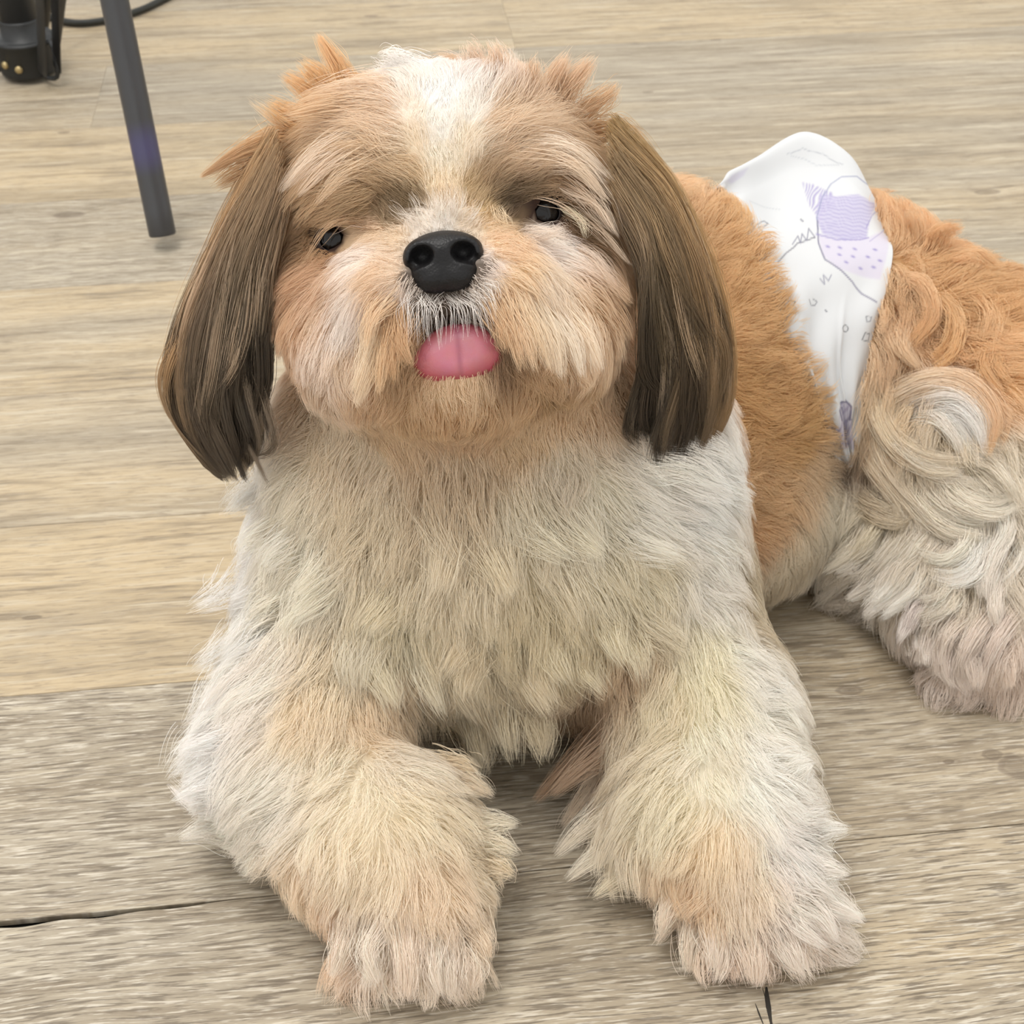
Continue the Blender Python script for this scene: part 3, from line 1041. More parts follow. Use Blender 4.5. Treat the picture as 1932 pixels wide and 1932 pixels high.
def inside(X, Y, pts):
    c = np.zeros(X.shape, bool)
    n = len(pts)
    for i in range(n):
        (x0, y0), (x1, y1) = pts[i], pts[(i + 1) % n]
        if y0 == y1: continue
        m = ((y0 > Y) != (y1 > Y)) & (X < (x1 - x0) * (Y - y0) / (y1 - y0) + x0)
        c ^= m
    return c


def print_colour(X, Y):
    C = np.ones(X.shape + (3,)) * lin('eff1f3') * .64

    def mixc(m, hexs):
        nonlocal C
        m = np.clip(m, 0, 1)[..., None]
        C = C * (1 - m) + lin(hexs) * .64 * m

    def soft(pts, w=5):
        d = seg_dist(X, Y, pts, True)
        i = inside(X, Y, pts)
        return np.where(i, np.clip(.5 + d / w, 0, 1), np.clip(.5 - d / w, 0, 1))
    wob = 2 * np.sin(X * .21) + 2 * np.sin(Y * .17 + X * .05)
    hat = crop([(915, 440), (990, 455), (1100, 448), (1190, 490), (1165, 560), (1152, 655), (1040, 668), (930, 642), (893, 570)])
    spot = crop([(905, 640), (1040, 668), (1150, 652), (1235, 615), (1262, 660), (1245, 760), (1215, 865), (1150, 850), (1080, 832), (1000, 812), (930, 745)])
    fr = crop([(830, 375), (880, 385), (985, 440), (990, 500), (900, 560), (860, 500)])
    mixc(soft(fr) * .95 * (.5 + .5 * np.sin(X * .9 + Y * .35 + wob)), 'b4abd8')
    mixc(soft(hat) * .85, 'd3cdea')
    mixc(soft(hat) * .6 * np.clip(np.sin(Y * 1.0 - X * .08 + wob * .6), 0, 1), 'aca3d6')
    mixc(soft(hat) * np.clip((Y - 425) / 40, 0, 1) * .35, 'b3a9da')
    mixc(soft(spot) * .75, 'e4dcf0')
    for (x, y) in crop([(955, 700), (1015, 705), (1090, 710), (1012, 742), (1080, 750), (1045, 780), (1155, 750), (1190, 715), (1120, 806), (1185, 800), (1215, 770)]):
        mixc(np.clip(1.3 - np.hypot((X - x) / 5, (Y - y - (X - x) * .3) / 2.6), 0, 1), 'a59bd2')

    def stroke(pts, w, hexs, a=.9, closed=False):
        d = seg_dist(X, Y, crop(pts), closed)
        mixc(np.clip((w - d) / 1.2 + .5, 0, 1) * a, hexs)
    stroke([(905, 620), (897, 560), (925, 460), (970, 388), (1022, 352), (1100, 350), (1160, 395), (1198, 470)], 1.2, '9aa0c4', .75)
    stroke([(900, 580), (908, 680), (940, 765), (1020, 822), (1080, 872), (1130, 932), (1185, 980)], 1.5, '83809c', .85)
    stroke([(895, 640), (1000, 665), (1120, 660), (1160, 650)], 1.4, '9a90cc', .7)
    stroke([(1150, 600), (1175, 545), (1200, 520)], 1.1, '9a90cc', .7)
    stroke([(1165, 670), (1225, 625), (1240, 610)], 1.0, 'a8a0d0', .6)
    stroke([(705, 780), (745, 735), (785, 705), (800, 688), (890, 655)], 1.3, '84848e')
    stroke([(778, 690), (805, 650), (818, 685), (825, 640), (850, 672), (858, 615), (890, 655)], 1.1, '8e8ea2')
    stroke([(820, 568), (830, 578)], 1.6, '9090a0')
    stroke([(585, 608), (600, 590), (640, 568), (662, 580), (640, 598), (608, 604), (632, 622), (618, 642), (600, 626)], 1.1, '8a8c94', .9)
    stroke([(695, 968), (740, 965), (782, 980), (770, 1002), (705, 1010), (690, 985)], 1.1, '7e8086', .9, True)
    stroke([(858, 965), (870, 990), (895, 990), (906, 972), (880, 960)], 1.1, '8a8c96', .8)
    stroke([(948, 1014), (954, 1022)], 1.3, '8a8c96')
    stroke([(1040 + 17 * math.cos(t / 8 * 6.283), 1108 + 17 * math.sin(t / 8 * 6.283)) for t in range(9)], 1.1, '7e8086')
    stroke([(1135, 1050), (1160, 1052), (1155, 1072), (1138, 1074)], 1.0, '8a8c96', .8, True)
    stroke([(1118, 1165), (1132, 1130), (1160, 1135), (1158, 1172)], 1.1, '7e8086', .9, True)
    stroke([(915, 862), (938, 890), (930, 842), (956, 872), (970, 842)], 1.1, '9494aa', .8)
    stroke([(750, 240), (800, 226), (830, 210), (872, 226), (930, 235), (962, 258), (1000, 280), (1030, 290)], 1.0, 'c6cad2', .8)
    stroke([(770, 250), (840, 262), (900, 290), (1010, 292)], 1.0, 'd2d6dc', .7)
    stroke([(560, 480), (640, 500), (720, 505)], .9, 'ced2d8', .6)
    mixc(soft(crop([(455, 370), (475, 345), (560, 305), (540, 345), (485, 385)])) * .7, 'ddd8ee')
    tower = crop([(1000, 1590), (1000, 1510), (1015, 1482), (1040, 1462), (1062, 1490), (1062, 1560), (1088, 1552), (1085, 1700), (985, 1700), (955, 1600)])
    mixc(soft(tower) * .75, 'c9c0d4')
    mixc(soft(tower) * .7 * np.clip(np.sin(X * 1.1 + Y * .2), 0, 1), '9b92ae')
    stroke([(1008, 1560), (1000, 1512), (1015, 1482), (1040, 1464), (1060, 1492), (1060, 1560), (1086, 1553), (1080, 1640)], 1.4, '76708a')
    stroke([(1025, 1500), (1022, 1600)], 1.2, '76708a'); stroke([(1040, 1560), (1046, 1660)], 1.0, '8a84a0')
    return C


dm, dnt, db = nodes_mat('printed nonwoven cloth')
_at = dnt.nodes.new('ShaderNodeAttribute'); _at.attribute_name = 'print'
dnt.links.new(_at.outputs['Color'], db.inputs['Base Color'])
db.inputs['Roughness'].default_value = .75
db.inputs['Sheen Weight'].default_value = .2
idx_ = np.arange(NU * NV).reshape(NU, NV)
DF = np.stack([idx_[:-1, :-1], idx_[1:, :-1], idx_[1:, 1:], idx_[:-1, 1:]], -1).reshape(-1, 4)
if DN[5, 5] @ np.cross(DS[6, 5] - DS[5, 5], DS[5, 6] - DS[5, 5]) < 0: DF = DF[:, ::-1]
diaper = fast_mesh('diaper', DS2.reshape(-1, 3), DF, dm, DOG)
tag(diaper, 'white disposable dog diaper printed with purple and grey crayon drawings')
pa = diaper.data.attributes.new('print', 'FLOAT_COLOR', 'POINT')
pc = np.ones((NU * NV, 4), np.float32)
vis_ = (np.linspace(0, 1, NV) >= .19)[None, :, None]
pc[:, :3] = np.where(vis_, print_colour(DPX, DPY), lin('eff1f3') * .64).reshape(-1, 3)
pa.data.foreach_set('color', pc.ravel())
so = diaper.modifiers.new('thickness', 'SOLIDIFY'); so.thickness = .0012; so.offset = -1
DKD = kdtree.KDTree(NU // 4 * (NV // 4))
_c = 0
DUV = []
for i in range(0, NU // 4 * 4, 4):
    for j in range(0, NV // 4 * 4, 4):
        DKD.insert(DS[i, j], _c); _c += 1
        DUV.append((i / NU, j / NV, *DN[i, j], *DS[i, j]))
DKD.balance()
DUV = np.array(DUV)


def under_diaper(P, reach=.022, u0=.07):
    out = np.zeros(len(P), bool)
    near = np.where((P[:, 0] > .08) & (P[:, 0] < .26) & (P[:, 1] > .03))[0]
    for i in near:
        _, k, d = DKD.find(P[i])
        if d < reach and u0 < DUV[k, 0] < .97:
            side = (P[i] - DUV[k, 5:8]) @ DUV[k, 2:5]
            if side < .002: out[i] = True
    return out

# ------------------------------------------------------------------ coat
def albedo(c, p=None):
    """strand albedo for a coat colour: light is lost and reddened between strands, so each strand is paler than the coat"""
    c = np.clip(c, .004, 1)
    if p is None:
        p = .70 - .18 * np.clip((c.max(-1, keepdims=True) - .30) / .45, 0, 1)
    return np.clip(c ** p, .01, .94)


def clear_of_eyes(P, keep=.03, seed=3):
    """False for strands that would hang across an eye"""
    r = np.random.default_rng(seed)
    ok = np.ones(len(P), bool)
    for e in EYES:
        near = np.where(np.linalg.norm(P[:, 0] - e['c'], axis=1) < .05)[0]
        q = (P[near] - e['c']) @ RH
        s = 1 if e['px'] > 900 else -1
        # opening as seen from where the eye looks
        look = (CAM - e['c']) @ RH; look = look / look[2]
        x0 = q[..., 0] - look[0] * q[..., 2]; y0 = q[..., 1] - look[1] * q[..., 2]
        ca, sa = math.cos(.30 * s), math.sin(.30 * s)
        x = x0 * ca - y0 * sa; y = x0 * sa + y0 * ca
        hitm = ((x / e['rx']) ** 2 + (y / e['ry']) ** 2 < 1).any(1) & (r.random(len(near)) > keep)
        ok[near[hitm]] = False
    return ok


def grow(root, nrm, comb, length, lift, npt, wave=.0012, grav=.12, seed=1):
    r = np.random.default_rng(seed)
    n = len(root)
    t = comb - (comb * nrm).sum(1, keepdims=True) * nrm
    tl = np.linalg.norm(t, axis=1, keepdims=True)
    t = t / np.maximum(tl, 1e-6)
    side = np.cross(nrm, t)
    yaw = r.normal(0, .16, n)[:, None]
    t = t * np.cos(yaw) + side * np.sin(yaw)
    lf = np.clip(lift + r.normal(0, .08, n), .05, 1.2)[:, None]
    pts = np.empty((n, npt, 3))
    pts[:, 0] = root - nrm * .0008
    step = (length / (npt - 1))[:, None]
    amp = r.normal(0, 1, (n, 1)); ph = r.uniform(0, 6.28, (n, 1)); fr = r.uniform(.6, 1.5, (n, 1))
    for k in range(1, npt):
        s = (k - .5) / (npt - 1)
        d = nrm * (lf * 1.5 * (1 - s) ** 1.3 + .10 * (1 - s)) + t * (.35 + .75 * s) + np.array([0, 0, -1]) * grav * s
        d = d + side * (wave / .0012) * .20 * amp * np.sin(ph + fr * 5 * s)
        d /= np.linalg.norm(d, axis=1, keepdims=True)
        pts[:, k] = pts[:, k - 1] + d * step
    return pts


def settle(pts, off=.0012, iters=2):
    n, k, _ = pts.shape
    Q = pts[:, 1:].reshape(-1, 3)
    for _ in range(iters):
        d = samp(Q)
        m = d < off
        if not m.any(): break
        g = gradient(Q[m])
        Q[m] += g * (off - d[m])[:, None]
    Q[:, 2] = np.maximum(Q[:, 2], .0008 + .0008 * rng.random(len(Q)))
    pts[:, 1:] = Q.reshape(n, k - 1, 3)
    return pts


def near_clump(root, centres):
    kd = kdtree.KDTree(len(centres))
    for i, c in enumerate(centres): kd.insert(c, i)
    kd.balance()
    return np.array([kd.find(p)[1] for p in root])


def clump(pts, cl_pts, idx, strength, power=1.4):
    """pull strands towards the guide strand of their lock"""
    k = pts.shape[1]
    s = np.linspace(0, 1, k)[None, :, None] ** power
    g = cl_pts[idx]
    return pts * (1 - s * strength[:, None, None]) + g * (s * strength[:, None, None])


def sample_mesh(V, F, n, weight):
    T = np.concatenate([F[:, [0, 1, 2]], F[:, [0, 2, 3]]])
    A, B, Cc = V[T[:, 0]], V[T[:, 1]], V[T[:, 2]]
    ar = np.linalg.norm(np.cross(B - A, Cc - A), axis=1) / 2
    w = ar * weight((A + B + Cc) / 3)
    pick = rng.choice(len(T), n, p=w / w.sum())
    a, b = rng.random(n), rng.random(n)
    m = a + b > 1
    a[m], b[m] = 1 - a[m], 1 - b[m]
    return A[pick] + a[:, None] * (B[pick] - A[pick]) + b[:, None] * (Cc[pick] - A[pick])


def is_head(P):
    q = (P - HC) @ RH
    return np.linalg.norm(q / np.array([.07, .08, .075]), axis=1) < 1


def dens(P):
    g = gradient(P)
    v = CAM - P; v /= np.linalg.norm(v, axis=1, keepdims=True)
    f = (g * v).sum(1)
    w = np.where(f < -.25, .3, 1.0)
    w = w * np.where(is_head(P), 2.0, 1.0)
    w = w * np.where(P[:, 2] < .004, .15, 1.0)
    px, py, _ = project(P)
    w = w * np.where((px > 2050) | (py > 2000), .3, 1)
    return w


def allowed(P):
    ok = np.ones(len(P), bool)
    for e in EYES:
        q = (P - e['c']) @ RH
        s = 1 if e['px'] > 900 else -1
        ca, sa = math.cos(.30 * s), math.sin(.30 * s)
        x = q[:, 0] * ca - q[:, 1] * sa
        y = q[:, 0] * sa + q[:, 1] * ca
        ok &= ~((x / .0085) ** 2 + (y / .0052) ** 2 + (q[:, 2] / .02) ** 2 < 1)
    q = (P - NOSE) @ RH
    ok &= ~((q[:, 0] / .0135) ** 2 + ((q[:, 1] + .001) / .0100) ** 2 < 1) | (q[:, 2] < -.03)
    q = (P - TONG) @ RH
    ok &= ~((q[:, 0] / .0145) ** 2 + ((q[:, 1] - .001) / .0085) ** 2 < 1) | (q[:, 2] < -.03)
    q = (P - H(.026, -.045, .050)) @ RH
    return ok


NFUR = 230000
hm = hair_material()
root = sample_mesh(V, F, NFUR, dens)
# snap on to the zero surface
for _ in range(2):
    root -= gradient(root) * samp(root)[:, None]
root = root[allowed(root)]
root = root[~under_diaper(root)]
NB = len(root)
nrm = gradient(root)
jit = root + rng.normal(0, .0018, root.shape)
cv = blend(root, CP, np.concatenate([CV, CL[:, None], CLIFT[:, None]], 1), 3.0, .006)
comb, length, lift = cv[:, :3], cv[:, 3], cv[:, 4]
head = is_head(root)
for e in EYES:
    de = np.linalg.norm(root - e['c'], axis=1)
    length = length * np.clip((de - .004) / .016, .30, 1)
dn_ = np.linalg.norm(root - NOSE, axis=1)
length = length * np.clip((dn_ - .008) / .012, .45, 1)
# clumps
ncl = 4200
ci = rng.choice(NB, ncl, replace=False)
idx = near_clump(root, root[ci])
small = rng.choice(NB, 26000, replace=False)
idx2 = near_clump(root, root[small])
lock_len = rng.uniform(.8, 1.2, ncl)
lock_yaw = rng.normal(0, .28, ncl)
length = length * lock_len[idx] * rng.uniform(.72, 1.08, NB)
side = np.cross(nrm, comb)
comb = comb + side * lock_yaw[idx][:, None]
NP = 8
pts = grow(root, nrm, comb, length, lift, NP, wave=.0012)
# locks wave together
lk = grow(root[ci], nrm[ci], comb[ci], length[ci] * 1.1, lift[ci] * 1.1, NP, wave=.0040, seed=5)
bodylen = np.where(head, .34, .40)
bodylen = np.where((root[:, 0] > .10) & (root[:, 1] > .03) & (root[:, 0] < .19), .16, bodylen)
pts = clump(pts, pts[small], idx2, np.full(NB, .50), 1.3)
pts = clump(pts, lk, idx, np.clip(bodylen + rng.normal(0, .12, NB), 0, .9), 1.7)
pts = settle(pts)
_ok = clear_of_eyes(pts)
qn = (pts - NOSE) @ RH
_ok &= ~(((qn[..., 0] / .0125) ** 2 + (qn[..., 1] / .0088) ** 2 < 1) & (qn[..., 2] > -.012)).any(1)
pts, root, jit, idx, head = pts[_ok], root[_ok], jit[_ok], idx[_ok], head[_ok]
NB = len(root)
jr = rng.normal(0, .0016, (NB, 3))
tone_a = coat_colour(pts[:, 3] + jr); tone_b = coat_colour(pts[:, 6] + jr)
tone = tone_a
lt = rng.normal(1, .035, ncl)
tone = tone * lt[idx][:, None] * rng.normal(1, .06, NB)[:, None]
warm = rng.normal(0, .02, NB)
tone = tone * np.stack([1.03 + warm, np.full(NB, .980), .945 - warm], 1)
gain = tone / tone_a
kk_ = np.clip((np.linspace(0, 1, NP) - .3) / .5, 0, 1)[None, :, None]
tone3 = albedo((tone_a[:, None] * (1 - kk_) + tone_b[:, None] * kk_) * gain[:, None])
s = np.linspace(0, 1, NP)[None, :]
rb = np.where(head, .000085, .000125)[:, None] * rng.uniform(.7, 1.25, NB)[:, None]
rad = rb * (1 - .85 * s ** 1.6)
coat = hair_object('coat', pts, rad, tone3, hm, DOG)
tag(coat, 'long fluffy fur, white in front and ginger behind', kind='stuff')


# ------------------------------------------------------------------ ears
EARS = {
 'L': dict(g=[
    [(520,240,.556),(455,360,.572),(395,500,.588),(345,620,.600),(322,720,.612),(338,810,.620),(392,888,.628)],
    [(525,270,.548),(466,400,.562),(415,540,.576),(378,660,.590),(366,770,.602),(385,850,.612),(422,908,.620)],
    [(530,300,.541),(484,430,.554),(446,560,.568),(420,680,.582),(412,780,.594),(430,850,.604),(448,905,.612)],
    [(532,340,.539),(500,470,.552),(478,590,.566),(466,700,.580),(462,780,.592),(466,840,.602),(460,890,.610)],
    [(532,390,.540),(512,520,.555),(512,620,.568),(506,700,.582),(494,770,.594),(482,820,.602),(470,860,.610)]],
   c=['b48a54','94785a','76654e','5a4d3c','40372c'], tip=['6a543a','54483a','403830','38312a','40382e'], top=['b08c60','aa885e','a2825c','9a7a56','8e7050']),
 'R': dict(g=[
    [(1150,215,.556),(1245,330,.566),(1305,450,.576),(1348,570,.590),(1370,680,.602),(1370,780,.614),(1342,858,.624)],
    [(1150,250,.546),(1240,370,.556),(1290,490,.566),(1322,600,.580),(1340,700,.592),(1338,790,.604),(1318,872,.614)],
    [(1150,290,.540),(1228,410,.550),(1262,520,.560),(1286,630,.574),(1298,720,.586),(1296,800,.598),(1282,880,.608)],
    [(1158,340,.538),(1216,450,.550),(1234,560,.560),(1246,660,.574),(1250,740,.586),(1250,810,.596),(1252,878,.606)],
    [(1168,400,.540),(1210,500,.556),(1214,590,.566),(1210,680,.580),(1200,750,.592),(1196,800,.600),(1212,850,.608)]],
   c=['b48c56','aa8456','8a6e4a','5c4c36','44392a'], tip=['8a6a44','6a5640','463b2e','3c3328','382f26'], top=['a8864f','a88656','a6875e','a2845e','94785a']),
}


def build_ear(key):
    d = EARS[key]
    G = np.array([[at_depth(p[0], p[1], p[2]) for p in g] for g in d['g']])       # (5,7,3)
    n_s = 22
    GS = np.array([spline(g, n_s) for g in G])
    # flap
    rows = 17
    L = np.array([spline(GS[:, j], rows) for j in range(n_s)])[4:]                   # (n_s, rows, 3)
    du = np.gradient(L, axis=0); dv = np.gradient(L, axis=1)
    nn = np.cross(du, dv); nn /= np.linalg.norm(nn, axis=2, keepdims=True) + 1e-9
    if (nn.reshape(-1, 3) @ FWD).mean() > 0: nn = -nn
    jm = int(n_s * .70)
    th = .0035 * np.sin(np.linspace(.25, math.pi - .02, jm))[:, None] * (np.sin(np.linspace(.12, math.pi - .12, rows))[None] ** .5)
    Lf = L[:jm] - nn[:jm] * .004
    front = Lf + nn[:jm] * th[..., None]; back = Lf - nn[:jm] * th[..., None]
    vs = np.concatenate([front.reshape(-1, 3), back.reshape(-1, 3)])
    fs = []
    o = jm * rows
    for i in range(jm - 1):
        for j in range(rows - 1):
            a = i * rows + j
            fs.append((a, a + 1, a + rows + 1, a + rows))
            fs.append((o + a, o + a + rows, o + a + rows + 1, o + a + 1))
        a = i * rows
        fs.append((a, a + rows, o + a + rows, o + a)); a += rows - 1
        fs.append((a, o + a, o + a + rows, a + rows))
    for j in range(rows - 1):
        fs.append((j, o + j, o + j + 1, j + 1)); a = (jm - 1) * rows + j
        fs.append((a, a + 1, o + a + 1, o + a))
    ear = mesh_obj('ear', vs, fs, plain('ear leather', '8a6a48', .8, noise=.2), DOG)
    tag(ear, 'long haired drooping ear, caramel fading to dark brown tips')
    # hair: every strand follows a path across the flap
    n = 15000
    r = np.random.default_rng(11 if key == 'L' else 12)
    nlock = 210
    la = r.uniform(0, 1, nlock); lo = r.uniform(-.004, .013, nlock); ln = r.uniform(.80, 1.06, nlock)
    lw = r.normal(0, 1.25, (nlock, 2)); lph = r.uniform(0, 6.28, nlock); lbr = r.normal(1, .22, nlock)
    li = r.integers(0, nlock, n)
    u = np.clip(la[li] + r.normal(0, .022, n), 0, 1)
    start = np.clip(r.beta(1, 2.2, n) * .62, 0, .62)                      # where along the ear it roots
    endt = np.clip(ln[li] * r.uniform(.86, 1.0, n), 0, 1.04)
    npt = 14
    k = np.linspace(0, 1, npt)
    tt = start[:, None] + (endt - start)[:, None] * k[None]
    ttc = np.clip(tt, 0, 1)
    # bilinear lookup in GS (5, n_s)
    fu = u * 4; iu = np.minimum(fu.astype(int), 3); fu = (fu - iu)[:, None, None]
    ft = ttc * (n_s - 1); it = np.minimum(ft.astype(int), n_s - 2); ft = (ft - it)[..., None]
    I = iu[:, None]
    P = (GS[I, it] * (1 - fu) + GS[I + 1, it] * fu) * (1 - ft) + (GS[I, it + 1] * (1 - fu) + GS[I + 1, it + 1] * fu) * ft
    fn = -FWD * .8 + UPV * .2
    sv = GS[4].mean(0) - GS[0].mean(0); sv /= np.linalg.norm(sv)
    off = lo[li] + r.normal(0, .0012, n)
    rise = np.minimum(k * 4, 1)[None, :, None]
    P = P + fn * (off[:, None, None] * rise)
    ph = lph[li][:, None]
    topl = (lo[li] > .007)[:, None]
    wav = np.where(topl, np.sin(ph + tt * 6.5) * 1.7, np.sin(ph + tt * 9)) * lw[li, 0][:, None] * .0032 * (.2 + k[None]) * (.3 + .7 * np.clip(np.minimum(u, 1.15 - u) / .3, 0, 1))[:, None]
    P = P + sv * wav[..., None] + fn * (np.cos(ph * 1.7 + tt * 8) * lw[li, 1][:, None] * .0012)[..., None]
    # spread of the strand inside its lock, closing at the tip
    P = P + (sv * r.normal(0, .0017, (n, 1)) + fn * r.normal(0, .0010, (n, 1)))[:, None, :] * (1 - .55 * k[None, :, None])
    P = settle(P, .0015, 2)
    cs = np.array([lin(c) for c in d['c']]); ct = np.array([lin(c) for c in d['tip']]); cu = np.array([lin(c) for c in d['top']])

    def across(a): return a[iu] * (1 - fu[:, 0]) + a[iu + 1] * fu[:, 0]
    A, B, T = across(cu), across(cs), across(ct)
    x = tt[..., None]
    wa = np.clip(1 - x / .42, 0, 1); wc = np.clip((x - .55) / .45, 0, 1); wm = 1 - wa - wc
    tone = A[:, None] * wa + B[:, None] * wm + T[:, None] * wc
    # dark under locks, paler top locks
    kind = r.random(nlock)
    inner = np.clip(la * 1.2 - .1, 0, 1)
    dk_ = np.where(kind < .25 + .45 * inner, 1.0, 0.0)[li][:, None, None] * np.clip((x - .22) / .3, 0, 1)
    tone = tone * (1 - dk_) + (tone * .25 + lin('3c3024') * .75) * dk_
    pale = np.where(kind > .80, 1.0, 0.0)[li][:, None, None] * np.clip((x - .1) / .2, 0, 1) * np.clip(1.25 - x, 0, 1)
    tone = tone * (1 - pale * .7) + lin('d8b894') * .7 * pale
    grey_ = tone.mean(-1, keepdims=True)
    tone = tone * .90 + grey_ * .10
    tone = tone * np.clip(lbr[li] * r.normal(1, .10, n), .5, 1.6)[:, None, None]
    rad = .00009 * r.uniform(.7, 1.3, n)[:, None] * (1 - .75 * k[None] ** 2.5)
    h = hair_object('ear_hair', P, rad, albedo(tone, .84), hm_ear, ear)
    tag(h, kind='stuff')
    return ear


hm_ear = hair_material('ear hair', .38, .4)
for key in ('L', 'R'):
    build_ear(key)

# ------------------------------------------------------------------ separate locks (tufts, moustache, feathering)
LK = dict(p=[], r=[], c=[])


def lock(pix, n, spread0, spread1, c0, c1, rise=.006, rad=.00010, length_var=.25, depth=None, wav=.0008, follow=False):
    """a tuft rooted on the body where pix[0] meets it and running through the other pixels"""
    (x0, y0) = pix[0]
    P0, _h = trace(np.array([float(x0)]), np.array([float(y0)]))
    _, _, dd = project(P0[0])
    m = len(pix)
    path = []
    for i, (x, y) in enumerate(pix):
        dz = dd - rise * min(1, i) if depth is None else dd + depth[i]
        if follow and i:                                   # the lock lies on the coat instead of standing off it
            Pi, hi_ = trace(np.array([float(x)]), np.array([float(y)]))
            if hi_[0]:
                d_i = project(Pi[0])[2]
                dz = min(max(d_i, dd - .05), dd + .05) - rise - .004
        path.append(at_depth(x, y, dz))
    k = 9
    S = spline(np.array(path), k)
    kk = np.linspace(0, 1, k)
    r = rng
    cut = 1 - length_var * r.random(n) ** 2
    st = np.clip(kk[None] * cut[:, None], 0, 1) * (k - 1)
    i = np.minimum(st.astype(int), k - 2); f = (st - i)[..., None]
    P = S[i] * (1 - f) + S[i + 1] * f
    dirn = r.normal(0, 1, (n, 3)); dirn -= (dirn @ FWD)[:, None] * FWD * .4
    sp = spread0 + (spread1 - spread0) * kk
    P = P + dirn[:, None] * sp[None, :, None]
    P = P + r.normal(0, 1, (n, 1, 3)) * wav * np.sin(kk * 5 + 1)[None, :, None]
    ca, cb = lin(c0), lin(c1)
    T = ca * (1 - kk[None, :, None]) + cb * kk[None, :, None]
    T = np.repeat(T, n, 0) * r.normal(1, .10, (n, 1, 1))
    R = rad * r.uniform(.7, 1.2, (n, 1)) * (1 - .8 * kk[None] ** 2)
    LK['p'].append(P); LK['r'].append(R); LK['c'].append(np.clip(T, .01, .93))


# crown tufts on the viewer's left
lock([(665,185),(640,130),(600,66)], 260, .0032, .0010, 'd6a062', 'd8a268')
lock([(650,190),(610,150),(570,118)], 220, .0035, .0016, 'd49c5e', 'd6a468')
lock([(640,200),(590,175),(535,140)], 200, .0035, .0014, 'd09a5c', 'd4a066')
lock([(610,230),(560,225),(505,195)], 260, .004, .0020, 'cc945a', 'cf9c60')
lock([(600,250),(540,240),(470,190)], 60, .003, .0012, 'd0a070', 'd4b080')
lock([(590,270),(520,262),(450,290),(380,334)], 240, .0034, .0005, 'c8965e', 'b0865c')
lock([(570,290),(500,300),(440,330),(410,350)], 160, .0035, .0014, 'c09060', 'a88258')
lock([(690,200),(620,200),(545,215)], 240, .004, .0022, 'dab890', 'd2a878')
lock([(720,170),(650,170),(580,190)], 160, .004, .0020, 'e0c4a6', 'd8b48c')
# crown tufts on the viewer's right
lock([(1030,190),(1045,150),(1070,106)], 220, .0034, .0014, 'd0ac84', 'd4ae88')
lock([(1050,195),(1085,150),(1118,112)], 220, .0034, .0014, 'cfaa82', 'd0a880')
lock([(990,180),(1005,140),(1010,115)], 160, .003, .0014, 'd4b490', 'd0ac88')
lock([(930,150),(940,115),(930,88)], 180, .0034, .0018, 'd8ba9c', 'd2ac88')
lock([(900,130),(895,105),(885,88)], 120, .0034, .0018, 'dcc4ac', 'd6b494')
lock([(1090,220),(1140,185),(1160,165)], 160, .0034, .0016, 'c8a278', 'c49c70')
lock([(1110,260),(1170,250),(1230,300)], 200, .004, .002, 'bc9468', 'b08a5a')
lock([(780,130),(745,110),(720,108)], 160, .004, .0020, 'f0ece8', 'eee8e2')
# white streaks over the brows
for (a, b, c, col) in (((690,250),(600,290),(530,360),'e0c8ac'), ((700,275),(620,310),(560,370),'dcc0a0'), ((720,300),(650,330),(600,380),'d4b48c'),
                       ((980,270),(1070,275),(1150,340),'e0cbb0'), ((990,300),(1080,310),(1150,380),'d8be9e'), ((1060,340),(1120,380),(1160,440),'dcc2a4')):
    lock([a, b, c], 90, .003, .0010, col, col, rise=.004, rad=.00008)
# moustache: pale wisps over the dark lip
for x, y, tx, ty in ((800,418,772,362), (820,412,812,352), (840,410,843,348), (860,412,876,356), (880,418,908,378), (782,426,735,388), (830,412,828,356), (850,411,860,352)):
    lock([(x, y), ((x + tx) / 2 + 3, (y + ty) / 2), (tx, ty)], 14, .0014, .0010, 'eee4d8', 'e4d6c2', rise=.004, rad=.00007)
for x, y, tx, ty in ((772,548,770,618),(785,553,772,626),(798,556,786,632),(810,556,806,628),(822,556,828,626),(832,557,846,630),(800,556,834,640),(790,555,812,640),
                     (846,557,862,608),(856,556,884,614),(868,555,905,618),(880,552,925,612),(892,548,935,592),(902,540,940,570),(910,530,938,548),(846,557,880,625),(866,555,918,630),(838,557,812,600)):
    mx_ = (x + tx) / 2 + (8 if tx > x else -8)
    lock([(x, y), (mx_, (y * .6 + ty * .4)), (tx, ty + 16)], 7, .0009, .0008, 'd6d0c8', 'eeeae4', rise=.006, rad=.000085, wav=.0008)
# muzzle side curtains hanging over the tongue's edges
for x, y, mx_, my_, tx, ty, col in ((760,590,752,640,775,690,'c89c6c'),(755,600,740,660,745,720,'c49868'),(745,600,725,670,715,740,'d0a878'),(725,620,700,690,672,765,'d8bc94'),
                     (705,620,685,690,665,740,'dcc4a0'),(930,570,950,620,955,660,'c89e70'),(940,560,965,620,985,700,'d0a87a'),(955,560,990,630,1010,700,'dcb88c'),(975,560,1010,620,1040,700,'e0c49c'),
                     (1000,570,1045,640,1060,715,'e6d0b0'),(1030,580,1080,640,1100,710,'e8d6bc'),(1060,590,1110,640,1135,700,'e4ccac'),(735,560,700,600,690,660,'d8b488')):
    lock([(x, y), (mx_, my_), (tx, ty)], 110, .0026, .0009, col, col, rise=.005, rad=.00008)
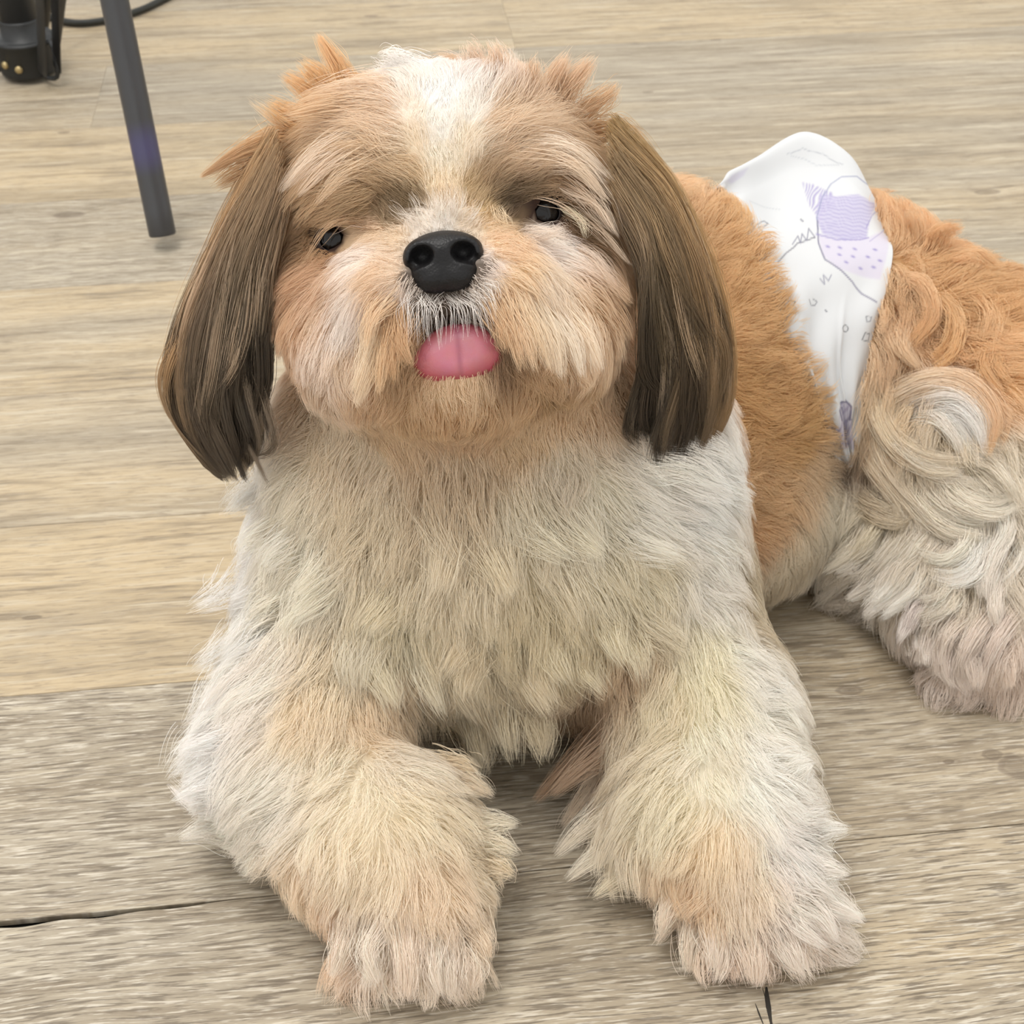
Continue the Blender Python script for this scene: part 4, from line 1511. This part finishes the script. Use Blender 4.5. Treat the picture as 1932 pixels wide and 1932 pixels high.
# brow whiskers by the eyes
for a, b, c, col in (((1000,385),(1060,395),(1110,440),'b89a78'),((1010,380),(1080,400),(1150,470),'c4a686'),((1085,400),(1140,440),(1190,500),'d0b494'),((1060,390),(1100,420),(1105,450),'e8d8b0'),
                     ((690,430),(650,425),(615,450),'b8a090'),((700,420),(650,415),(600,470),'a08060'),((680,415),(620,430),(570,500),'b08c66'),((940,395),(955,415),(965,445),'e0c498'),
                     ((930,390),(940,420),(975,432),'d8bc90'),((1010,455),(1050,440),(1075,432),'d8c4b0'),((990,440),(1030,432),(1060,425),'e0ccb8'),((660,480),(640,478),(615,500),'dcc8b8')):
    lock([a, b, c], 26, .0012, .0006, col, col, rise=.005, rad=.00008)
# chest locks
for x, y, tx, ty, col in ((820,1010,800,1130,'e2d2b0'),(860,980,900,1080,'dccaa8'),(900,1000,960,1120,'e0d0ac'),(690,1230,740,1350,'e6dab8'),(800,1250,830,1360,'e8dcbc'),(870,1330,880,1440,'dccdaa'),
                     (930,1330,950,1460,'d8caa6'),(980,1310,1010,1430,'d8c8a2'),(700,1180,660,1300,'e8deC2'),(1100,1200,1130,1290,'e2d4ae'),(1160,1180,1200,1280,'e4d8b4'),(640,1080,560,1160,'ece4cc'),
                     (560,1000,480,1060,'eee8d8'),(520,900,450,950,'f0ece4'),(1040,1000,1120,1060,'e4dcc0'),(1200,1000,1290,1040,'ece6d6'),(560,1230,500,1340,'eee6d6'),(450,1300,380,1380,'f2eee8'),
                     (420,1380,350,1440,'f2eee8'),(480,1080,410,1120,'f2eeea'),(470,1180,400,1230,'f2eee8'),(900,1200,850,1300,'dccaa4'),(1010,1230,1040,1330,'dccba6'),(760,1120,700,1200,'e2d4b0')):
    for q in range(2):
        jx, jy = rng.normal(0, 18, 2)
        mx_, my_ = (x + tx) / 2 + rng.normal(0, 12), (y + ty) / 2
        lock([(x + jx, y + jy), (mx_ + jx, my_ + jy), (tx + jx, ty + jy)], 130, .0050, .0022, col.lower(), col.lower(), rise=.007, rad=.00010)
# inner leg feathering
for x, y, tx, ty, col in ((1150,1380,1010,1510,'9c7e62'),(1170,1400,1040,1500,'a88c70'),(1160,1440,1060,1560,'d0bca0'),(1150,1530,1050,1612,'e8dcc4'),(1170,1590,1070,1660,'eadfc8'),(1200,1640,1120,1690,'eadcbc'),
                     (830,1440,900,1450,'e6cfa8'),(850,1460,930,1500,'e8d4b4'),(900,1560,975,1555,'eee2c8'),(910,1590,975,1610,'eee0c4'),(920,1630,970,1650,'e8d4b0'),(1520,1580,1600,1565,'f0ece4'),
                     (1480,1480,1530,1440,'f0ece2'),(1460,1320,1490,1300,'f0ece2'),(1560,1690,1625,1740,'f0e4d8'),(1520,1640,1600,1650,'f0e8de'),(430,1480,330,1510,'f2eeea'),(440,1400,335,1420,'f2eeea'),(430,1560,340,1580,'f0e8dc')):
    lock([(x, y), ((x + tx) / 2, (y + ty) / 2 - 6), (tx, ty)], 150, .0040, .0011, col, col, rise=.006, rad=.00010)
# toe locks
for x, y, tx, ty, col in ((660,1750,622,1850,'f0dcc6'),(700,1760,690,1880,'f2e0cc'),(760,1760,765,1895,'f0d8c0'),(820,1770,835,1880,'eedcc8'),(870,1770,890,1850,'ecd8c0'),(900,1740,940,1800,'e8d0b0'),
                     (1285,1705,1250,1775,'f0dac0'),(1310,1730,1295,1825,'f2dcc4'),(1350,1760,1350,1850,'f0dcc8'),(1400,1760,1420,1855,'eed8c2'),(1460,1750,1510,1830,'f0e0d0'),(1500,1710,1570,1790,'f2e4d8'),(1520,1690,1615,1735,'f2e8dc'),
                     (1770,1180,1745,1260,'e8dacc'),(1800,1200,1790,1290,'e6d6c8'),(1840,1210,1840,1305,'e4d4c4'),(1890,1210,1900,1300,'dcc8b4'),(1750,1130,1705,1200,'dcd0c8')):
    for q in range(2):
        jx, jy = rng.normal(0, 10, 2)
        lock([(x + jx, y + jy), ((x + tx) / 2 + jx + rng.normal(0, 8), (y + ty) / 2 + jy), (tx + jx, ty + jy)], 130, .0034, .0011, col, col, rise=.006, rad=.00010)
# curls on the haunch and hind leg
CURLS = [([(1700,740),(1750,712),(1810,708),(1860,740),(1885,790),(1870,835)],'eed8b8','d39e64'), ([(1690,760),(1740,730),(1800,722),(1850,752),(1874,800),(1862,850)],'f0dcc0','dba870'),
 ([(1720,775),(1770,745),(1830,750),(1862,790),(1862,835)],'f2e8de','f2e8de'), ([(1745,795),(1800,778),(1838,812),(1850,855)],'f6f0ea','f4ece4'), ([(1735,810),(1785,800),(1825,840),(1840,880)],'f4ece2','f0e4d4'),
 ([(1640,720),(1650,790),(1690,850),(1750,880),(1800,878)],'e8cfa4','ecdcc0'), ([(1660,740),(1690,820),(1750,860),(1820,868)],'ead4ac','eedfc6'), ([(1650,790),(1662,870),(1705,940),(1765,990)],'e2c89c','e8dcc4'),
 ([(1690,790),(1715,850),(1775,895),(1845,905)],'f0e0c6','f0e4d0'), ([(1635,850),(1655,900),(1700,960),(1730,1010)],'dcc096','e6d8bc'), ([(1780,880),(1820,930),(1880,950),(1925,935)],'efe2ca','f0e6d4'),
 ([(1755,900),(1790,955),(1850,985),(1900,980)],'ece0c8','f0e6d2'), ([(1700,900),(1740,960),(1790,1000),(1850,1010)],'e8dcc2','eee2cc'), ([(1860,870),(1900,900),(1930,950)],'eee2cc','eee2cc'),
 ([(1850,1000),(1848,1055),(1805,1085),(1755,1075)],'f2ece0','f6f0e8'), ([(1830,985),(1830,1030),(1790,1058),(1740,1042)],'eee6d4','f2ead8'), ([(1880,960),(1902,1005),(1880,1050),(1850,1070)],'f0e6d4','f2eade'),
 ([(1915,990),(1885,1040),(1862,1100),(1860,1140)],'f0e6d8','eee2d4'), ([(1900,1080),(1880,1130),(1890,1180)],'eee2d4','e8dccc'), ([(1820,1090),(1800,1130),(1760,1150),(1720,1140)],'ece2cc','f0e8dc'),
 ([(1760,1000),(1720,1040),(1690,1090),(1640,1140)],'e6dcc4','f0eadf'), ([(1700,1000),(1660,1060),(1600,1118)],'e0d6be','ece6d8'), ([(1730,1035),(1700,1095),(1632,1152)],'e6dec8','f2ece2'),
 ([(1745,1060),(1722,1112),(1662,1158)],'e8e0cc','f4eee4'), ([(1650,990),(1620,1045),(1565,1085)],'d6cab0','e6dec8'), ([(1680,960),(1640,1020),(1600,1060)],'d0c4a4','ded4b8'), ([(1620,930),(1650,960),(1700,975),(1730,950)],'b8a484','d8ccb0'),
 ([(1800,1130),(1752,1180),(1740,1250),(1765,1296)],'e8dac6','ecdfd2'), ([(1840,1150),(1790,1200),(1780,1265),(1800,1306)],'e8d8c4','ecded2'), ([(1880,1150),(1832,1210),(1812,1270),(1832,1310)],'e6d6c4','eadace'),
 ([(1922,1160),(1880,1220),(1852,1290)],'e0cebc','e8d8cc'), ([(1765,1120),(1728,1160),(1702,1212)],'e4d8cc','e8e0da'), ([(1930,1210),(1900,1260),(1890,1300)],'d8c4b0','e0d0c0'), ([(1775,1150),(1738,1200),(1732,1240)],'ecdfcc','f0e4da'),
 ([(1700,470),(1730,440),(1720,395)],'d8a36a','dcac78'), ([(1760,480),(1780,440),(1815,430)],'d8a36a','d6a068'), ([(1690,520),(1740,530),(1760,590),(1720,640)],'dcae7c','d49c60'), ([(1800,500),(1850,480),(1890,510)],'d6a06a','d8a870'),
 ([(1760,560),(1800,600),(1790,660),(1750,690)],'d8a870','d09858'), ([(1840,560),(1880,600),(1870,650)],'d6a268','d8a870'), ([(1700,600),(1690,650),(1720,690)],'dcb080','e0bc8e'), ([(1890,640),(1870,700),(1900,740)],'d29a5c','d8a46a')]
for (pix, c0, c1) in CURLS:
    for rep_ in range(3):
        j_ = rng.normal(0, 9, 2)
        sc_ = rng.uniform(.85, 1.1)
        px_ = [(pix[0][0] + (x - pix[0][0]) * sc_ + j_[0], pix[0][1] + (y - pix[0][1]) * sc_ + j_[1]) for x, y in pix]
        lock(px_, 90, .0026, .0011, c0, c1, rise=.005 + .002 * rep_, rad=.00010, follow=True)
for x, y, tx, ty in ((1640,1020,1580,1080),(1660,1060,1600,1130),(1690,1080,1630,1160),(1700,1040,1640,1110),(1650,980,1600,1050),(1730,1080,1690,1150)):
    lock([(x, y), ((x + tx) / 2 + 10, (y + ty) / 2 + 8), (tx, ty)], 200, .0036, .0012, 'e0d6c0', 'ebe4d8', rise=.006)

LP, LR, LC = np.concatenate(LK['p']), np.concatenate(LK['r']), np.concatenate(LK['c'])
_k = clear_of_eyes(LP, .05); LP, LR, LC = LP[_k], LR[_k], LC[_k]
LP[..., 2] = np.maximum(LP[..., 2], .001)
locks = hair_object('locks', LP, LR, albedo(LC * np.array([1.03, .98, .945])), hm, DOG)
tag(locks, 'loose tufts and curls standing out of the coat', kind='stuff')
print('STRANDS', NB, len(LP))

# ------------------------------------------------------------------ tripod stand
blk = plain('black painted metal', '2c2e31', .42, noise=.12, scale=60)
blkp = plain('black moulded plastic', '1d1f20', .5, noise=.1)
brass = plain('brass', 'b5a378', .35, metal=.8)
TR = empty('tripod_stand', (-.462, .785, 0))
tag(TR, 'black metal tripod stand with one tubular leg resting on the floor behind the dog', 'tripod')


def world_child(o, parent):
    o.parent = parent
    o.matrix_parent_inverse = Matrix.Translation(parent.location).inverted()
    return o


cx, cyy = -.462, .785
col_pts = [(cx, cyy, z) for z in (.045, .2, .5, .8, 1.25)]
world_child(tube('column', col_pts, .0185, blk, seg=40), TR)
foot = at_z(307, 443, .0115)
hi = CAM + ray(216, 0) * 1.03
ld = (hi - foot); ld /= np.linalg.norm(ld)
hub = foot + ld * (.36 / math.hypot(ld[0], ld[1]))


def hollow_leg(name, a, b, r, mat):
    a, b = Vector(a), Vector(b)
    ax = (b - a).normalized(); u = ax.orthogonal().normalized(); v = ax.cross(u)
    vs, fs = [], []
    prof = [(.012, r * .80), (.0, r * .84), (-.0004, r * .93), (.0008, r), (.02, r), ((b - a).length, r)]
    n = 40
    for (h, q) in prof:
        for k in range(n):
            w = 2 * math.pi * k / n
            vs.append(a + ax * h + (u * math.cos(w) + v * math.sin(w)) * q)
    for i in range(len(prof) - 1):
        for k in range(n):
            k2 = (k + 1) % n
            fs.append((i * n + k, i * n + k2, (i + 1) * n + k2, (i + 1) * n + k))
    fs.append(tuple(range(n))); fs.append(tuple((len(prof) - 1) * n + k for k in range(n - 1, -1, -1)))
    return world_child(mesh_obj(name, vs, fs, mat), TR)


def leg_material():
    m, nt, b = nodes_mat('black tube with a violet smear')
    N, L = nt.nodes.new, nt.links.new
    b.inputs['Base Color'].default_value = (*lin('3a3b3e'), 1)
    geo = N('ShaderNodeNewGeometry')
    s = N('ShaderNodeVectorMath'); s.operation = 'DISTANCE'
    L(geo.outputs['Position'], s.inputs[0])
    c = CAM + ray(275, 282) * 1.05
    tpar = (c - foot) @ ld
    s.inputs[1].default_value = tuple(foot + ld * tpar)
    mr = N('ShaderNodeMapRange'); mr.interpolation_type = 'SMOOTHSTEP'
    mr.inputs['From Min'].default_value = .025; mr.inputs['From Max'].default_value = .008
    mr.inputs['To Max'].default_value = .42
    L(s.outputs['Value'], mr.inputs['Value'])
    mx = N('ShaderNodeMix'); mx.data_type = 'RGBA'
    mx.inputs['A'].default_value = (*lin('3a3b3e'), 1); mx.inputs['B'].default_value = (*lin('4c4680'), 1)
    L(mr.outputs[0], mx.inputs['Factor']); L(mx.outputs['Result'], b.inputs['Base Color'])
    b.inputs['Roughness'].default_value = .4
    return m


lm = leg_material()
leg1 = hollow_leg('leg', foot, hub, .0104, lm)
tag(leg1, 'black tubular leg with a faint violet mark')
hd = math.atan2(foot[1] - cyy, foot[0] - cx)
reach = math.hypot(foot[0] - cx, foot[1] - cyy)
for k in (1, 2):
    a = hd + k * 2 * math.pi / 3
    f2 = np.array([cx + math.cos(a) * reach, cyy + math.sin(a) * reach, .0115])
    h2 = np.array([cx + math.cos(a) * .025, cyy + math.sin(a) * .025, hub[2]])
    hollow_leg('leg', f2, h2, .0104, lm)
# collar with brackets, brass screws and flat braces
cv_ = []
import bmesh


def lathe(name, prof, c, mat, seg=48):
    vs, fs = [], []
    for (r, z) in prof:
        for k in range(seg):
            w = 2 * math.pi * k / seg
            vs.append((c[0] + r * math.cos(w), c[1] + r * math.sin(w), c[2] + z))
    for i in range(len(prof) - 1):
        for k in range(seg):
            k2 = (k + 1) % seg
            fs.append((i * seg + k, i * seg + k2, (i + 1) * seg + k2, (i + 1) * seg + k))
    fs.append(tuple(range(seg - 1, -1, -1))); fs.append(tuple((len(prof) - 1) * seg + k for k in range(seg)))
    return world_child(mesh_obj(name, vs, fs, mat), TR)


lathe('collar', [(.020, 0), (.026, .001), (.027, .004), (.027, .030), (.0285, .031), (.0285, .0335), (.026, .0345), (.0195, .035), (.0192, .050), (.0185, .052)], (cx, cyy, .004), blkp)
lathe('hub', [(.019, 0), (.032, .002), (.034, .008), (.034, .036), (.030, .040), (.019, .042)], (cx, cyy, hub[2] - .02), blkp)
for k in range(3):
    a = hd + k * 2 * math.pi / 3 + .25
    dv_ = Vector((math.cos(a), math.sin(a), 0)); sd = Vector((-dv_.y, dv_.x, 0))
    c0 = Vector((cx, cyy, 0)) + dv_ * .033
    # open loop bracket
    path = [c0 - dv_ * .008 + sd * .008 + Vector((0, 0, .036)), c0 + dv_ * .006 + sd * .008 + Vector((0, 0, .040)), c0 + dv_ * .013 + Vector((0, 0, .026)) + sd * .006,
            c0 + dv_ * .012 + Vector((0, 0, .010)) + sd * .004, c0 + Vector((0, 0, .007)), c0 - dv_ * .010 + Vector((0, 0, .009))]
    world_child(tube('bracket', [tuple(p) for p in spline_np(path, 16)], .0022, blkp, seg=10), TR)
    lo_ = c0 + dv_ * .008 + Vector((0, 0, .016))
    if k == 0: tgt = Vector(foot + ld * .42)
    else:
        a2 = hd + k * 2 * math.pi / 3
        tgt = Vector((cx + math.cos(a2) * reach * .55, cyy + math.sin(a2) * reach * .62, .40))
    for sgn in (-1, 1):
        o_ = sd * .0075 * sgn
        world_child(tube('brace', [tuple(lo_ + o_), tuple((lo_ + tgt) / 2 + o_), tuple(tgt + o_)], .0070, blk, seg=12, flat=(tuple(sd), .22)), TR)
for (sx, sy) in ((10, 123), (36, 131)):
    r_ = ray(sx, sy); q = CAM + r_ * 1.20
    # put the screw on the collar's face
    for _ in range(200):
        if math.hypot(q[0] - cx, q[1] - cyy) <= .0275: break
        q = q + r_ * .001
    d2 = Vector((q[0] - cx, q[1] - cyy, 0)).normalized()
    pr = [(0, .0036), (.0018, .0036), (.0028, .0028), (.0032, .0012)]
    vs, fs = [], []
    for (h, rr_) in pr:
        for k in range(16):
            w = 2 * math.pi * k / 16
            p = Vector((cx, cyy, q[2])) + d2 * (.0268 + h) + Vector((-d2.y, d2.x, 0)) * (math.cos(w) * rr_) + Vector((0, 0, 1)) * (math.sin(w) * rr_)
            ang = math.atan2(q[1] - cyy, q[0] - cx)
            vs.append(p)
    for i in range(3):
        for k in range(16):
            fs.append((i * 16 + k, i * 16 + (k + 1) % 16, (i + 1) * 16 + (k + 1) % 16, (i + 1) * 16 + k))
    fs.append(tuple(48 + k for k in range(16)))
    s_ = world_child(mesh_obj('screw', vs, fs, brass), TR)
    tag(s_, 'brass screw')
# cable lying on the floor behind the stand
cp = [at_z(60, 20, .004), at_z(130, 42, .004), at_z(190, 40, .004), at_z(245, 26, .004), at_z(290, 8, .004), at_z(335, -22, .004), at_z(360, -80, .004)]
cable = tube('cable', [tuple(p) for p in spline(np.array(cp), 60)], .0036, plain('black rubber', '23241f', .55), seg=12)
tag(cable, 'thin black cable curving across the floor behind the tripod leg', 'cable')

# ------------------------------------------------------------------ small floor blemishes: chipped butt joint
dk = plain('dark joint', '2a251e', .9)
def sliver(pix, w, parent):
    vs, fs = [], []
    n = len(pix)
    W0 = [at_z(x, y, .00012) for x, y in pix]
    for i, p in enumerate(W0):
        t = W0[min(i + 1, n - 1)] - W0[max(i - 1, 0)]; t /= np.linalg.norm(t)
        s_ = np.array([-t[1], t[0], 0]) * w[i]
        vs += [p - s_, p + s_, p + s_ - [0, 0, .0006], p - s_ - [0, 0, .0006]]
    for i in range(n - 1):
        for j in range(4):
            fs.append((i * 4 + j, i * 4 + (j + 1) % 4, i * 4 + 4 + (j + 1) % 4, i * 4 + 4 + j))
    o = mesh_obj('crack', vs, fs, dk, parent, False)
    tag(o, kind='structure')
    return o
sliver([(1446, 1862), (1447, 1880), (1450, 1900), (1454, 1925), (1457, 1945)], [.0004, .0010, .0011, .0006, .0001], floor)
sliver([(1425, 1893), (1432, 1912), (1440, 1932)], [.0001, .00035, .0002], floor)
